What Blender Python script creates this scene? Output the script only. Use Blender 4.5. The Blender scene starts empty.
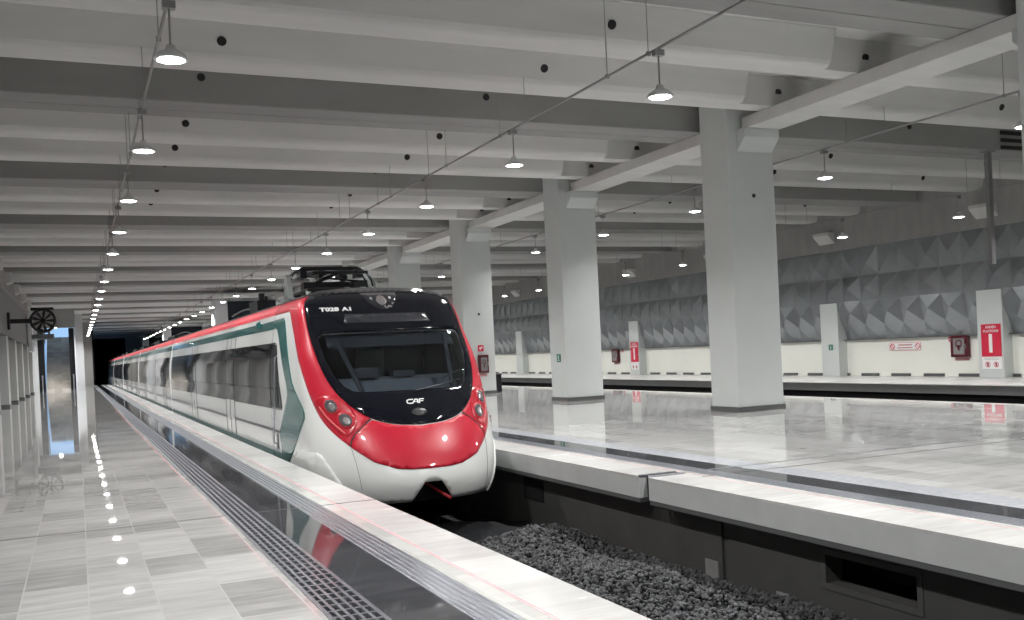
import bpy, bmesh, math, random
from mathutils import Vector, Matrix
from mathutils.geometry import delaunay_2d_cdt
random.seed(7)
C = bpy.context.scene.collection
PI = math.pi

# ------------------------------------------------------------------ materials
def new_mat(name):
    m = bpy.data.materials.new(name); m.use_nodes = True
    nt = m.node_tree
    return m, nt, nt.nodes['Principled BSDF']

def mat(name, col, rough=0.6, metal=0.0, spec=0.5, noise=0.0, nscale=4.0, stretch=(1, 1, 1), bump=0.0, coat=0.0):
    m, nt, b = new_mat(name)
    b.inputs['Base Color'].default_value = (*col, 1)
    b.inputs['Roughness'].default_value = rough
    b.inputs['Metallic'].default_value = metal
    b.inputs['Specular IOR Level'].default_value = spec
    if coat:
        b.inputs['Coat Weight'].default_value = coat
        b.inputs['Coat Roughness'].default_value = 0.04
    if noise or bump:
        tc = nt.nodes.new('ShaderNodeTexCoord'); mp = nt.nodes.new('ShaderNodeMapping')
        mp.inputs['Scale'].default_value = stretch
        nt.links.new(tc.outputs['Object'], mp.inputs['Vector'])
        n = nt.nodes.new('ShaderNodeTexNoise')
        n.inputs['Scale'].default_value = nscale; n.inputs['Detail'].default_value = 6
        nt.links.new(mp.outputs['Vector'], n.inputs['Vector'])
        if noise:
            r = nt.nodes.new('ShaderNodeMapRange')
            r.inputs['From Min'].default_value = 0.3; r.inputs['From Max'].default_value = 0.7
            r.inputs['To Min'].default_value = 1 - noise; r.inputs['To Max'].default_value = 1 + noise
            nt.links.new(n.outputs['Fac'], r.inputs['Value'])
            mx = nt.nodes.new('ShaderNodeVectorMath'); mx.operation = 'SCALE'
            mx.inputs[0].default_value = col
            nt.links.new(r.outputs['Result'], mx.inputs['Scale'])
            nt.links.new(mx.outputs['Vector'], b.inputs['Base Color'])
        if bump:
            bp = nt.nodes.new('ShaderNodeBump'); bp.inputs['Strength'].default_value = bump
            bp.inputs['Distance'].default_value = 0.02
            nt.links.new(n.outputs['Fac'], bp.inputs['Height'])
            nt.links.new(bp.outputs['Normal'], b.inputs['Normal'])
    return m

def emit(name, col, strength):
    m = bpy.data.materials.new(name); m.use_nodes = True
    nt = m.node_tree; nt.nodes.remove(nt.nodes['Principled BSDF'])
    e = nt.nodes.new('ShaderNodeEmission')
    e.inputs['Color'].default_value = (*col, 1); e.inputs['Strength'].default_value = strength
    nt.links.new(e.outputs[0], nt.nodes['Material Output'].inputs['Surface'])
    return m

def marble(name, c_lo, c_hi, tile_x, tile_y, rough, mortar=0.004, streak=1.0):
    """polished stone tiles: each slab its own grey, streaks running across the platform"""
    m, nt, b = new_mat(name)
    N = nt.nodes; L = nt.links
    tc = N.new('ShaderNodeTexCoord')
    br = N.new('ShaderNodeTexBrick')
    br.inputs['Scale'].default_value = 1.0
    br.inputs['Brick Width'].default_value = tile_x; br.inputs['Row Height'].default_value = tile_y
    br.inputs['Mortar Size'].default_value = mortar; br.inputs['Mortar Smooth'].default_value = 0.2
    br.offset = 0.37; br.offset_frequency = 3; br.squash = 1.45; br.squash_frequency = 2
    br.inputs['Color1'].default_value = (0, 0, 0, 1); br.inputs['Color2'].default_value = (1, 1, 1, 1)
    br.inputs['Mortar'].default_value = (0.0, 0.0, 0.0, 1)
    sx = N.new('ShaderNodeSeparateXYZ'); cx = N.new('ShaderNodeCombineXYZ')
    L.new(tc.outputs['Object'], sx.inputs[0]); L.new(sx.outputs['Y'], cx.inputs['X']); L.new(sx.outputs['X'], cx.inputs['Y'])
    L.new(cx.outputs[0], br.inputs['Vector'])
    mp = N.new('ShaderNodeMapping'); mp.inputs['Scale'].default_value = (1.1, 6.0, 1)
    L.new(tc.outputs['Object'], mp.inputs['Vector'])
    # shift the streaks from slab to slab
    ad = N.new('ShaderNodeVectorMath'); ad.operation = 'MULTIPLY_ADD'
    ad.inputs[1].default_value = (7.0, 5.0, 0); L.new(br.outputs['Color'], ad.inputs[0]); L.new(mp.outputs['Vector'], ad.inputs[2])
    n1 = N.new('ShaderNodeTexNoise'); n1.inputs['Scale'].default_value = 1.3; n1.inputs['Detail'].default_value = 8; n1.inputs['Roughness'].default_value = 0.62
    L.new(ad.outputs['Vector'], n1.inputs['Vector'])
    n2 = N.new('ShaderNodeTexNoise'); n2.inputs['Scale'].default_value = 0.35; n2.inputs['Detail'].default_value = 3
    L.new(tc.outputs['Object'], n2.inputs['Vector'])
    m1 = N.new('ShaderNodeMath'); m1.operation = 'MULTIPLY'; m1.inputs[1].default_value = 0.42
    L.new(br.outputs['Color'], m1.inputs[0])
    m2 = N.new('ShaderNodeMath'); m2.operation = 'MULTIPLY_ADD'; m2.inputs[1].default_value = .95 * streak
    L.new(n1.outputs['Fac'], m2.inputs[0]); L.new(m1.outputs[0], m2.inputs[2])
    m3 = N.new('ShaderNodeMath'); m3.operation = 'MULTIPLY_ADD'; m3.inputs[1].default_value = 0.35
    L.new(n2.outputs['Fac'], m3.inputs[0]); L.new(m2.outputs[0], m3.inputs[2])
    r = N.new('ShaderNodeMapRange'); r.inputs['From Min'].default_value = 0.45; r.inputs['From Max'].default_value = 1.2
    L.new(m3.outputs[0], r.inputs['Value'])
    mix = N.new('ShaderNodeMix'); mix.data_type = 'RGBA'
    mix.inputs['A'].default_value = (*c_lo, 1); mix.inputs['B'].default_value = (*c_hi, 1)
    L.new(r.outputs['Result'], mix.inputs['Factor'])
    mix2 = N.new('ShaderNodeMix'); mix2.data_type = 'RGBA'
    mix2.inputs['B'].default_value = tuple(.25 * q + .75 * w for q, w in zip(c_lo, c_hi)) + (1,)
    L.new(mix.outputs['Result'], mix2.inputs['A']); L.new(br.outputs['Fac'], mix2.inputs['Factor'])
    L.new(mix2.outputs['Result'], b.inputs['Base Color'])
    rr = N.new('ShaderNodeMapRange'); rr.inputs['To Min'].default_value = rough * 0.7; rr.inputs['To Max'].default_value = rough * 1.5
    L.new(n1.outputs['Fac'], rr.inputs['Value']); L.new(rr.outputs['Result'], b.inputs['Roughness'])
    b.inputs['Specular IOR Level'].default_value = 0.5
    return m

M = {}
M['floor'] = marble('polished grey marble tiles', (.24, .24, .24), (.53, .53, .525), .72, 0.4325, 0.022, mortar=.006)
M['floor_r'] = marble('polished pale marble tiles', (.36, .36, .357), (.68, .68, .675), .9, 0.4325, 0.022)
M['dark_stone'] = marble('polished dark granite', (.022, .023, .026), (.085, .087, .095), 0.4, 0.8, 0.04)
M['coping'] = marble('pale coping slabs', (.48, .478, .472), (.68, .678, .672), 0.6, 1.2, 0.22, streak=.8)
M['coping_band'] = marble('pale border slabs', (.50, .50, .485), (.74, .74, .72), 0.3, 0.6, 0.10, streak=.8)
M['steel'] = mat('brushed steel', (.46, .48, .53), .28, .85, noise=.12, nscale=30)
M['slot_dark'] = mat('drain shadow', (.02, .021, .025), .5)
M['tactile'] = mat('grey blue tactile tile', (.40, .415, .45), .22, noise=.12, nscale=12)
M['pink'] = mat('pink line paint', (.74, .42, .45), .4, noise=.25, nscale=9)
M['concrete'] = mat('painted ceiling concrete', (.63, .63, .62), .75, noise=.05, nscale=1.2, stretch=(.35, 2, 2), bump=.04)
M['girder'] = mat('bare grey girder concrete', (.28, .28, .275), .8, noise=.06, nscale=1.2, stretch=(.35, 2, 2), bump=.04)  # girders get a darker grey than the ceiling ribs
M['column'] = mat('light grey column paint', (.58, .61, .605), .42, noise=.03, nscale=.8)
M['column_left'] = mat('mid grey pilaster paint', (.42, .435, .43), .45, noise=.03, nscale=.8)
M['joint'] = mat('dark joint filler', (.035, .035, .035), .5)
M['plinth'] = mat('dark grey skirting', (.10, .105, .105), .4)
M['cream'] = mat('cream wall panel', (.86, .87, .81), .45, noise=.02, nscale=.7)
M['plaster'] = mat('grey plaster band', (.32, .316, .31), .7, noise=.08, nscale=3, stretch=(1, 1, .3))
M['cladding_left'] = mat('matt grey wall panel', (.24, .245, .245), .6, noise=.06)
M['cladding'] = mat('blue grey metal cladding', (.29, .31, .325), .24, .45, noise=.08, nscale=1.5)
M['fascia'] = mat('grey edge concrete', (.50, .52, .52), .6, noise=.05, nscale=3)
M['fascia_dark'] = mat('dark grey edge concrete', (.20, .205, .205), .6, noise=.05, nscale=3)
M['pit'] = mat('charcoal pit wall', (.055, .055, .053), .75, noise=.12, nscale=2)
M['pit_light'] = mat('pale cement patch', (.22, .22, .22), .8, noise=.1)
M['void'] = mat('black void', (.006, .006, .007), .9)
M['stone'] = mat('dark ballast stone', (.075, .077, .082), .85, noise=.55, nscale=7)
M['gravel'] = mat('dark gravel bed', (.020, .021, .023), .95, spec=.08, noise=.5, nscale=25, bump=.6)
M['rail'] = mat('worn rail steel', (.30, .27, .25), .4, .8)
M['hole'] = mat('dark hole', (.012, .012, .012), .8)
M['conduit'] = mat('galvanised conduit', (.30, .30, .30), .45, .5)
M['lamp_shade'] = mat('white lamp shade', (.75, .75, .75), .35)
M['lamp_on'] = emit('lit lamp lens', (1.0, .985, .96), 45)
M['white'] = mat('white train paint', (.74, .755, .745), .22, coat=.6)
M['bar_red'] = mat('worn red bar', (.26, .012, .02), .5)
M['red_side'] = mat('red side stripe', (.60, .018, .04), .45)
M['red'] = mat('red train paint', (.50, .013, .034), .35, spec=.3, coat=.5)
M['teal'] = mat('dark green train paint', (.012, .105, .098), .22, coat=.6)
M['teal_light'] = mat('grey green sill paint', (.16, .27, .27), .25, coat=.5)
M['black'] = mat('gloss black mask', (.005, .006, .010), .08, spec=.35)
M['seam'] = mat('dark panel seam', (.02, .012, .012), .5)
M['window'] = mat('dark tinted train window', (.018, .019, .021), .03, .0, spec=.45)
M['grey_line'] = mat('grey body groove', (.10, .10, .105), .4)
M['roof'] = mat('dark roof paint', (.05, .05, .055), .6)
M['black_metal'] = mat('black equipment metal', (.012, .013, .016), .35, .3)
M['grey_metal'] = mat('grey equipment metal', (.35, .37, .37), .35, .5)
M['insulator'] = mat('pale insulator', (.55, .60, .57), .3)
M['screen'] = mat('unlit destination screen', (.035, .037, .044), .2)
M['white_text'] = mat('white lettering', (.85, .85, .85), .4)
M['lens'] = mat('grey headlight lens', (.10, .095, .10), .12, .2, coat=.8)
M['lens_core'] = mat('pale headlight reflector', (.30, .28, .29), .2, .5)
M['deepred'] = mat('deep red lamp housing', (.42, .012, .025), .25, coat=.6)
M['pinkline'] = mat('pale red lamp strip', (.70, .16, .18), .3)
M['cab_dark'] = mat('cab interior', (.05, .056, .064), .7)
M['cab_grey'] = mat('cab dash grey', (.15, .165, .18), .6)
M['blind'] = mat('cab blind', (.04, .045, .052), .7)
M['sign_red'] = mat('sign red', (.62, .02, .06), .35)
M['sign_white'] = mat('sign white', (.85, .85, .85), .4)
M['sign_green'] = mat('sign green', (.01, .16, .11), .4)
M['cab_red'] = mat('dark red cabinet', (.085, .004, .013), .3)
M['cab_glass'] = mat('cabinet glass', (.22, .22, .225), .1, coat=.6)
M['fan'] = mat('black fan housing', (.012, .012, .013), .5)
M['fan_blade'] = mat('dark fan blade', (.06, .06, .062), .4, .3)
M['dark_glass'] = mat('dark enclosure glass', (.014, .018, .026), .08)
M['stair'] = marble('warm stone stair', (.38, .35, .32), (.66, .63, .58), 0.8, 0.6, 0.35)
M['pier'] = mat('pale pier paint', (.66, .68, .70), .4)
M['grey_wall'] = mat('grey end wall', (.34, .34, .33), .7, noise=.05)
M['post'] = mat('grey steel post', (.22, .22, .22), .5, .2)

def glass_mat():
    m = bpy.data.materials.new('tinted windshield glass'); m.use_nodes = True
    nt = m.node_tree; nt.nodes.remove(nt.nodes['Principled BSDF'])
    t = nt.nodes.new('ShaderNodeBsdfTransparent'); t.inputs[0].default_value = (.68, .74, .80, 1)
    g = nt.nodes.new('ShaderNodeBsdfGlossy'); g.inputs['Roughness'].default_value = .03
    g.inputs['Color'].default_value = (.8, .85, .9, 1)
    f = nt.nodes.new('ShaderNodeFresnel'); f.inputs['IOR'].default_value = 1.55
    mx = nt.nodes.new('ShaderNodeMixShader')
    nt.links.new(f.outputs[0], mx.inputs[0]); nt.links.new(t.outputs[0], mx.inputs[1]); nt.links.new(g.outputs[0], mx.inputs[2])
    nt.links.new(mx.outputs[0], nt.nodes['Material Output'].inputs['Surface'])
    return m
M['glass'] = glass_mat()

# ------------------------------------------------------------------ mesh helpers
class MB:
    def __init__(s): s.v = []; s.f = []; s.mi = []
    def add(s, vs, fs, mi=0):
        b = len(s.v); s.v += [tuple(p) for p in vs]
        for f in fs: s.f.append(tuple(b + i for i in f)); s.mi.append(mi)
    def box(s, x0, x1, y0, y1, z0, z1, mi=0):
        vs = [(x, y, z) for z in (z0, z1) for y in (y0, y1) for x in (x0, x1)]
        s.add(vs, [(0, 2, 3, 1), (4, 5, 7, 6), (0, 1, 5, 4), (2, 6, 7, 3), (0, 4, 6, 2), (1, 3, 7, 5)], mi)
    def prism_x(s, prof, x0, x1, mi=0):            # prof: (y,z) loop
        n = len(prof)
        s.add([(x0, y, z) for y, z in prof] + [(x1, y, z) for y, z in prof],
              [tuple(range(n))[::-1], tuple(range(n, 2 * n))] + [(i, (i + 1) % n, n + (i + 1) % n, n + i) for i in range(n)], mi)
    def prism_y(s, prof, y0, y1, mi=0):            # prof: (x,z) loop
        n = len(prof)
        s.add([(x, y0, z) for x, z in prof] + [(x, y1, z) for x, z in prof],
              [tuple(range(n)), tuple(range(n, 2 * n))[::-1]] + [(i, n + i, n + (i + 1) % n, (i + 1) % n) for i in range(n)], mi)
    def prism_z(s, prof, z0, z1, mi=0):
        n = len(prof)
        s.add([(x, y, z0) for x, y in prof] + [(x, y, z1) for x, y in prof],
              [tuple(range(n))[::-1], tuple(range(n, 2 * n))] + [(i, (i + 1) % n, n + (i + 1) % n, n + i) for i in range(n)], mi)
    def cyl(s, a, b, r, n=12, mi=0, r2=None, caps=True):
        a = Vector(a); b = Vector(b); d = (b - a).normalized()
        u = d.orthogonal().normalized(); w = d.cross(u); r2 = r if r2 is None else r2
        vs = [a + r * (u * math.cos(2 * PI * i / n) + w * math.sin(2 * PI * i / n)) for i in range(n)]
        vs += [b + r2 * (u * math.cos(2 * PI * i / n) + w * math.sin(2 * PI * i / n)) for i in range(n)]
        fs = [(i, (i + 1) % n, n + (i + 1) % n, n + i) for i in range(n)]
        if caps: fs += [tuple(range(n))[::-1], tuple(range(n, 2 * n))]
        s.add(vs, fs, mi)
    def tube(s, pts, r, n=8, mi=0):
        pts = [Vector(p) for p in pts]; rings = []
        for i, p in enumerate(pts):
            d = (pts[min(i + 1, len(pts) - 1)] - pts[max(i - 1, 0)]).normalized()
            ref = Vector((0, 0, 1)) if abs(d.z) < .9 else Vector((1, 0, 0))
            u = d.cross(ref).normalized(); w = d.cross(u)
            rings.append([p + r * (u * math.cos(2 * PI * k / n) + w * math.sin(2 * PI * k / n)) for k in range(n)])
        vs = [q for rg in rings for q in rg]; fs = []
        for i in range(len(rings) - 1):
            for k in range(n): fs.append((i * n + k, i * n + (k + 1) % n, (i + 1) * n + (k + 1) % n, (i + 1) * n + k))
        fs += [tuple(range(n))[::-1], tuple(range((len(rings) - 1) * n, len(rings) * n))]
        s.add(vs, fs, mi)
    def lathe(s, prof, n=24, c=(0, 0, 0), axis='z', mi=0):   # prof (r,h)
        vs = []; fs = []
        for r, h in prof:
            for k in range(n):
                a = 2 * PI * k / n; p = (r * math.cos(a), r * math.sin(a), h)
                if axis == 'y': p = (p[0], p[2], p[1])
                vs.append((p[0] + c[0], p[1] + c[1], p[2] + c[2]))
        for i in range(len(prof) - 1):
            for k in range(n): fs.append((i * n + k, i * n + (k + 1) % n, (i + 1) * n + (k + 1) % n, (i + 1) * n + k))
        s.add(vs, fs, mi)
    def build(s, name, m, parent=None, smooth=False, loc=None, recalc=True, bevel=0):
        me = bpy.data.meshes.new(name); me.from_pydata(s.v, [], s.f)
        ms = m if isinstance(m, (list, tuple)) else [m]
        for q in ms: me.materials.append(q)
        for p, i in zip(me.polygons, s.mi): p.material_index = i
        if recalc:
            bm = bmesh.new(); bm.from_mesh(me); bmesh.ops.recalc_face_normals(bm, faces=bm.faces); bm.to_mesh(me); bm.free()
        if smooth:
            for p in me.polygons: p.use_smooth = True
        o = bpy.data.objects.new(name, me); C.objects.link(o)
        if parent: o.parent = parent
        if loc: o.location = loc
        if bevel:
            bv = o.modifiers.new('edge', 'BEVEL'); bv.width = bevel; bv.segments = 2; bv.limit_method = 'ANGLE'
        return o

def tag(o, label, cat, group=None):
    o['label'] = label; o['category'] = cat
    if group: o['group'] = group
    return o
def empty(name, loc, label, cat, group=None):
    o = bpy.data.objects.new(name, None); C.objects.link(o); o.location = loc; o.empty_display_size = .1
    return tag(o, label, cat, group)
def struct(o, kind='structure'):
    o['kind'] = kind; return o
def copy_tree(o, loc=None, parent=None):
    c = o.copy(); C.objects.link(c)
    if parent: c.parent = parent
    if loc is not None: c.location = loc
    for ch in [k for k in o.children]: copy_tree(ch, None, c)
    return c
ORD = 'first second third fourth fifth sixth seventh eighth ninth tenth eleventh twelfth thirteenth fourteenth fifteenth sixteenth seventeenth eighteenth nineteenth twentieth twenty-first twenty-second twenty-third twenty-fourth twenty-fifth twenty-sixth twenty-seventh twenty-eighth twenty-ninth thirtieth'.split()

def text_mesh(body, size, name, m, parent, mtx, shear=0.0, depth=.004, bold=0.0, sx=1.0):
    """lettering as a real mesh; local x right, y up, z towards the reader"""
    cu = bpy.data.curves.new(name, 'FONT'); cu.body = body; cu.size = size; cu.align_x = 'CENTER'; cu.align_y = 'CENTER'
    cu.shear = shear; cu.extrude = depth; cu.offset = bold; cu.resolution_u = 3
    t = bpy.data.objects.new(name + '_src', cu); C.objects.link(t)
    bpy.context.view_layer.update()
    dg = bpy.context.evaluated_depsgraph_get()
    me = bpy.data.meshes.new_from_object(t.evaluated_get(dg)); me.name = name
    bpy.data.objects.remove(t); bpy.data.curves.remove(cu)
    me.transform(mtx @ Matrix.Diagonal((sx, 1, 1, 1)))
    me.materials.clear(); me.materials.append(m)
    o = bpy.data.objects.new(name, me); C.objects.link(o)
    if parent: o.parent = parent
    return o

# ------------------------------------------------------------------ camera
cam = bpy.data.cameras.new('camera'); co = bpy.data.objects.new('camera', cam); C.objects.link(co)
YAW, PITCH, ROLL, F, CY, H = math.radians(24.18399696), math.radians(-0.27863753), math.radians(-2.69602924), 967.76, 354.717, 1.6
fw = Vector((math.sin(YAW) * math.cos(PITCH), math.cos(YAW) * math.cos(PITCH), math.sin(PITCH)))
rt = Vector((math.cos(YAW), -math.sin(YAW), 0)); up = rt.cross(fw)
r2 = rt * math.cos(ROLL) + up * math.sin(ROLL); u2 = -rt * math.sin(ROLL) + up * math.cos(ROLL)
co.matrix_world = Matrix(((r2.x, u2.x, -fw.x, 0), (r2.y, u2.y, -fw.y, 0), (r2.z, u2.z, -fw.z, H), (0, 0, 0, 1)))
cam.sensor_width = 36; cam.sensor_fit = 'HORIZONTAL'; cam.lens = F / 1024 * 36
cam.shift_y = (CY - 310) / 1024; cam.clip_end = 500; cam.clip_start = .05
bpy.context.scene.camera = co

# ------------------------------------------------------------------ setting
YB, YE = -14.0, 150.0             # behind the viewpoint, far end
XL, XR = -3.55, 29.7
# left platform
def slab(name, x0, x1, y0, y1, z1, m, parent=None, t=.25):
    b = MB(); b.box(x0, x1, y0, y1, z1 - t, z1); return b.build(name, m, parent)
fl = struct(slab('floor_left', XL, 1.34, YB, 108, 0, M['floor'], t=.3))
b = MB(); b.box(1.34, 1.66, YB, 108, -.3, -.045); b.build('drain_channel', M['slot_dark'], fl)
b = MB()
for i in range(6):
    x = 1.34 + i * (.32 - .022) / 5; b.box(x, x + (.03 if i in (0, 5) else .022), YB, 108, -.02, .004)
y = -2.0
while y < 107.5:
    b.box(1.34, 1.66, y, y + .03, -.02, .003); y += .155 if y < 45 else .62
b.build('drain_grate', M['steel'], fl)
slab('granite_strip', 1.66, 2.10, YB, 108, .0, M['dark_stone'], fl, .3)
slab('tactile_base', 2.10, 2.36, YB, 108, -.002, M['tactile'], fl, .3)
b = MB()
for i in range(5):
    x = 2.115 + i * .05
    if i != 4 or True: b.box(x, x + .028, YB, 108, -.004, .005)
b.build('tactile_rib', M['steel'], fl)
slab('border_strip', 2.36, 2.50, YB, 108, .0, M['coping_band'], fl, .3)
b = MB()
b.box(2.503, 2.515, YB, 60, 0, .0015); b.box(2.525, 2.531, YB, 60, 0, .0015)
b.build('pink_line', M['pink'], fl)
slab('coping', 2.50, 2.97, YB, 108, .0, M['coping'], fl, .28)
b = MB(); b.box(XL, 1.34, 10.52, 10.555, -.01, .0015); b.box(1.66, 2.97, 10.52, 10.555, -.01, .0015); b.build('movement_joint', M['joint'], fl)
b = MB(); b.box(2.75, 2.85, YB, 108, -1.4, -.28); struct(b.build('wall_pit_left', M['pit']))

# right platform: starts with the track edge at 6.15
fr = struct(slab('floor_right', 7.92, 17.3, YB, YE, 0, M['floor_r'], t=.3))
slab('steel_strip', 7.5, 7.92, YB, YE, .0, M['tactile'], fr, .3)
slab('granite_strip', 7.08, 7.5, YB, YE, .0, M['dark_stone'], fr, .3)
slab('tactile_base', 6.82, 7.08, YB, YE, -.002, M['tactile'], fr, .3)
b = MB()
for i in range(5): b.box(6.835 + i * .05, 6.863 + i * .05, YB, YE, -.004, .005)
b.build('tactile_rib', M['steel'], fr)
b = MB(); b.box(6.70, 6.712, YB, 60, 0, .0015); b.build('pink_line', M['pink'], fr)
slab('border_strip', 6.68, 6.82, YB, YE, -.0005, M['coping_band'], fr, .3)
slab('coping', 6.15, 6.68, YB, 9.90, .0, M['coping'], fr, .03)
slab('coping', 6.15, 6.68, 10.12, YE, .0, M['coping'], fr, .03)
slab('edge_fascia', 6.152, 6.68, YB, 9.90, -.03, M['fascia'], fr, .24)
slab('edge_fascia', 6.152, 6.68, 10.12, YE, -.03, M['fascia'], fr, .24)
slab('coping', 6.27, 6.68, 9.90, 10.12, -.004, M['pit'], fr, .28)
b = MB()
for yj in (9.91, 10.11): b.cyl((6.15, yj, .004), (6.68, yj, .004), .013, 8)
b.box(6.68, 17.6, 9.98, 10.03, -.01, .002); b.build('joint_cover', M['steel'], fr)
b = MB(); b.box(6.68, 17.6, 9.52, 9.555, -.01, .0015); b.build('movement_joint', M['joint'], fr)
slab('coping', 17.3, 17.65, YB, YE, .0, M['coping'], fr, .3)
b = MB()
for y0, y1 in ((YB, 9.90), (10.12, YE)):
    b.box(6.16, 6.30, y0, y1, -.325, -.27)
b.build('shadow_lip', M['plinth'], fr)  # dark strip stands in for the shade under the platform edge
# pit wall on the right with its recess
b = MB()
x0, x1 = 6.40, 6.6
for a, c in ((YB, 6.1), (7.2, 8.72), (8.84, 60), (60, YE)): b.box(x0, x1, a, c, -1.4, -.27)
b.box(x0, x1, 6.1, 7.2, -1.4, -.75); b.box(x0, x1, 6.1, 7.2, -.48, -.27)
b.box(x0 + .03, x1, 8.72, 8.84, -1.4, -.27)
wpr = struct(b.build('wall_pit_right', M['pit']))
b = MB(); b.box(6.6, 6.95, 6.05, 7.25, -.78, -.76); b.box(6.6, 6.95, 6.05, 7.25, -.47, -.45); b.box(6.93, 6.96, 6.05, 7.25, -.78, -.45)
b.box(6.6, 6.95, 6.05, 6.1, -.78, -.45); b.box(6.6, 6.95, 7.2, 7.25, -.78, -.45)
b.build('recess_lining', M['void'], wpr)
b = MB(); f0 = .06
for q in ((6.1 - f0, 7.2 + f0, -.48, -.48 + f0), (6.1 - f0, 7.2 + f0, -.75 - f0, -.75), (6.1 - f0, 6.1, -.75, -.48), (7.2, 7.2 + f0, -.75, -.48)):
    b.box(6.39, 6.405, *q)
b.build('recess_rim', mat('recess rim cement', (.064, .064, .062), .8, noise=.1), wpr)
b = MB(); b.box(6.38, 6.41, 8.9, 9.14, -1.12, -.86); b.box(6.385, 6.41, 7.75, 7.93, -1.1, -.98); b.build('cement_patch', M['pit_light'], wpr)
b = MB(); b.box(6.38, 6.42, 13.3, 14.0, -.75, -.42); b.build('shadow_recess', M['void'], wpr)  # flat black plate on the wall, painted in for a shaded recess
# track bed
b = MB(); b.box(2.85, 6.4, YB, YE, -1.5, -1.25); tb = struct(b.build('floor_track', M['gravel']))
# ballast: one heap of loose stones nobody could count
ico = bmesh.new(); bmesh.ops.create_icosphere(ico, subdivisions=1, radius=1.0)
iv = [v.co.copy() for v in ico.verts]; ivf = [tuple(v.index for v in f.verts) for f in ico.faces]; ico.free()
shapes = []
for k in range(14):
    shapes.append([v * random.uniform(.72, 1.18) for v in iv])
b = MB(); rnd = random.Random(3)
def ground(x, y):
    h = -1.16 + .16 * min(1, max(0, (x - 4.2) / 1.0)) - .05 * max(0, (x - 6.0) / .4)
    return h + .035 * math.sin(3.1 * x + 1.7 * y) + .03 * math.sin(2.3 * y - 1.3 * x)
def heap(x0, x1, y0, y1, n, r0, r1):
    for _ in range(n):
        x = rnd.uniform(x0, x1); y = rnd.uniform(y0, y1); r = rnd.uniform(r0, r1)
        z = ground(x, y) + rnd.uniform(-.02, .035)
        mt = Matrix.Rotation(rnd.uniform(0, 6.28), 3, Vector((rnd.uniform(-1, 1), rnd.uniform(-1, 1), rnd.uniform(-1, 1))).normalized())
        sc = Vector((rnd.uniform(.8, 1.3), rnd.uniform(.7, 1.1), rnd.uniform(.5, .85))) * r
        vs = [mt @ Vector((v.x * sc.x, v.y * sc.y, v.z * sc.z)) + Vector((x, y, z)) for v in rnd.choice(shapes)]
        b.add(vs, ivf)
heap(4.2, 6.33, 3.5, 12.5, 11000, .018, .042)
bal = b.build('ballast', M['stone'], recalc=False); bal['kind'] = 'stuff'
b = MB()
xs = [2.86 + i * (3.53 / 12) for i in range(13)]; ys = [2 + i * .5 for i in range(25)]
b.add([(x, y, ground(x, y) - .03) for y in ys for x in xs], [(j * 13 + i, j * 13 + i + 1, (j + 1) * 13 + i + 1, (j + 1) * 13 + i) for j in range(24) for i in range(12)])
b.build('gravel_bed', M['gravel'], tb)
for xr in (3.83, 5.27):
    b = MB(); prof = [(-.07, -1.25), (.07, -1.25), (.02, -1.22), (.02, -1.14), (.036, -1.13), (.036, -1.10), (-.036, -1.10), (-.036, -1.13), (-.02, -1.14), (-.02, -1.22)]
    b.prism_y([(xr + p, z) for p, z in prof], 15.0, YE); b.build('rail', M['rail'], tb)
# far track and far platform
b = MB(); b.box(17.4, 25.3, YB, YE, -1.5, -1.25); struct(b.build('floor_far_track', M['void']))  # near-black colour paints in the shade of the far track pit
b = MB(); b.box(17.35, 17.45, YB, YE, -1.4, -.3); struct(b.build('wall_pit_middle', M['pit']))
ff = struct(slab('floor_far', 25.35, 29.9, YB, YE, -.15, M['coping'], t=.05))
b = MB(); b.box(25.2, 25.4, YB, YE, -.175, -.15); b.build('edge_strip', M['coping'], ff)
b = MB(); b.box(25.22, 25.5, YB, YE, -.45, -.175); b.build('edge_fascia', M['fascia_dark'], ff)
b = MB(); b.box(25.4, 25.6, YB, YE, -1.4, -.45); struct(b.build('wall_pit_far', M['void']))  # pit shade painted into this wall's black as well

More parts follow.
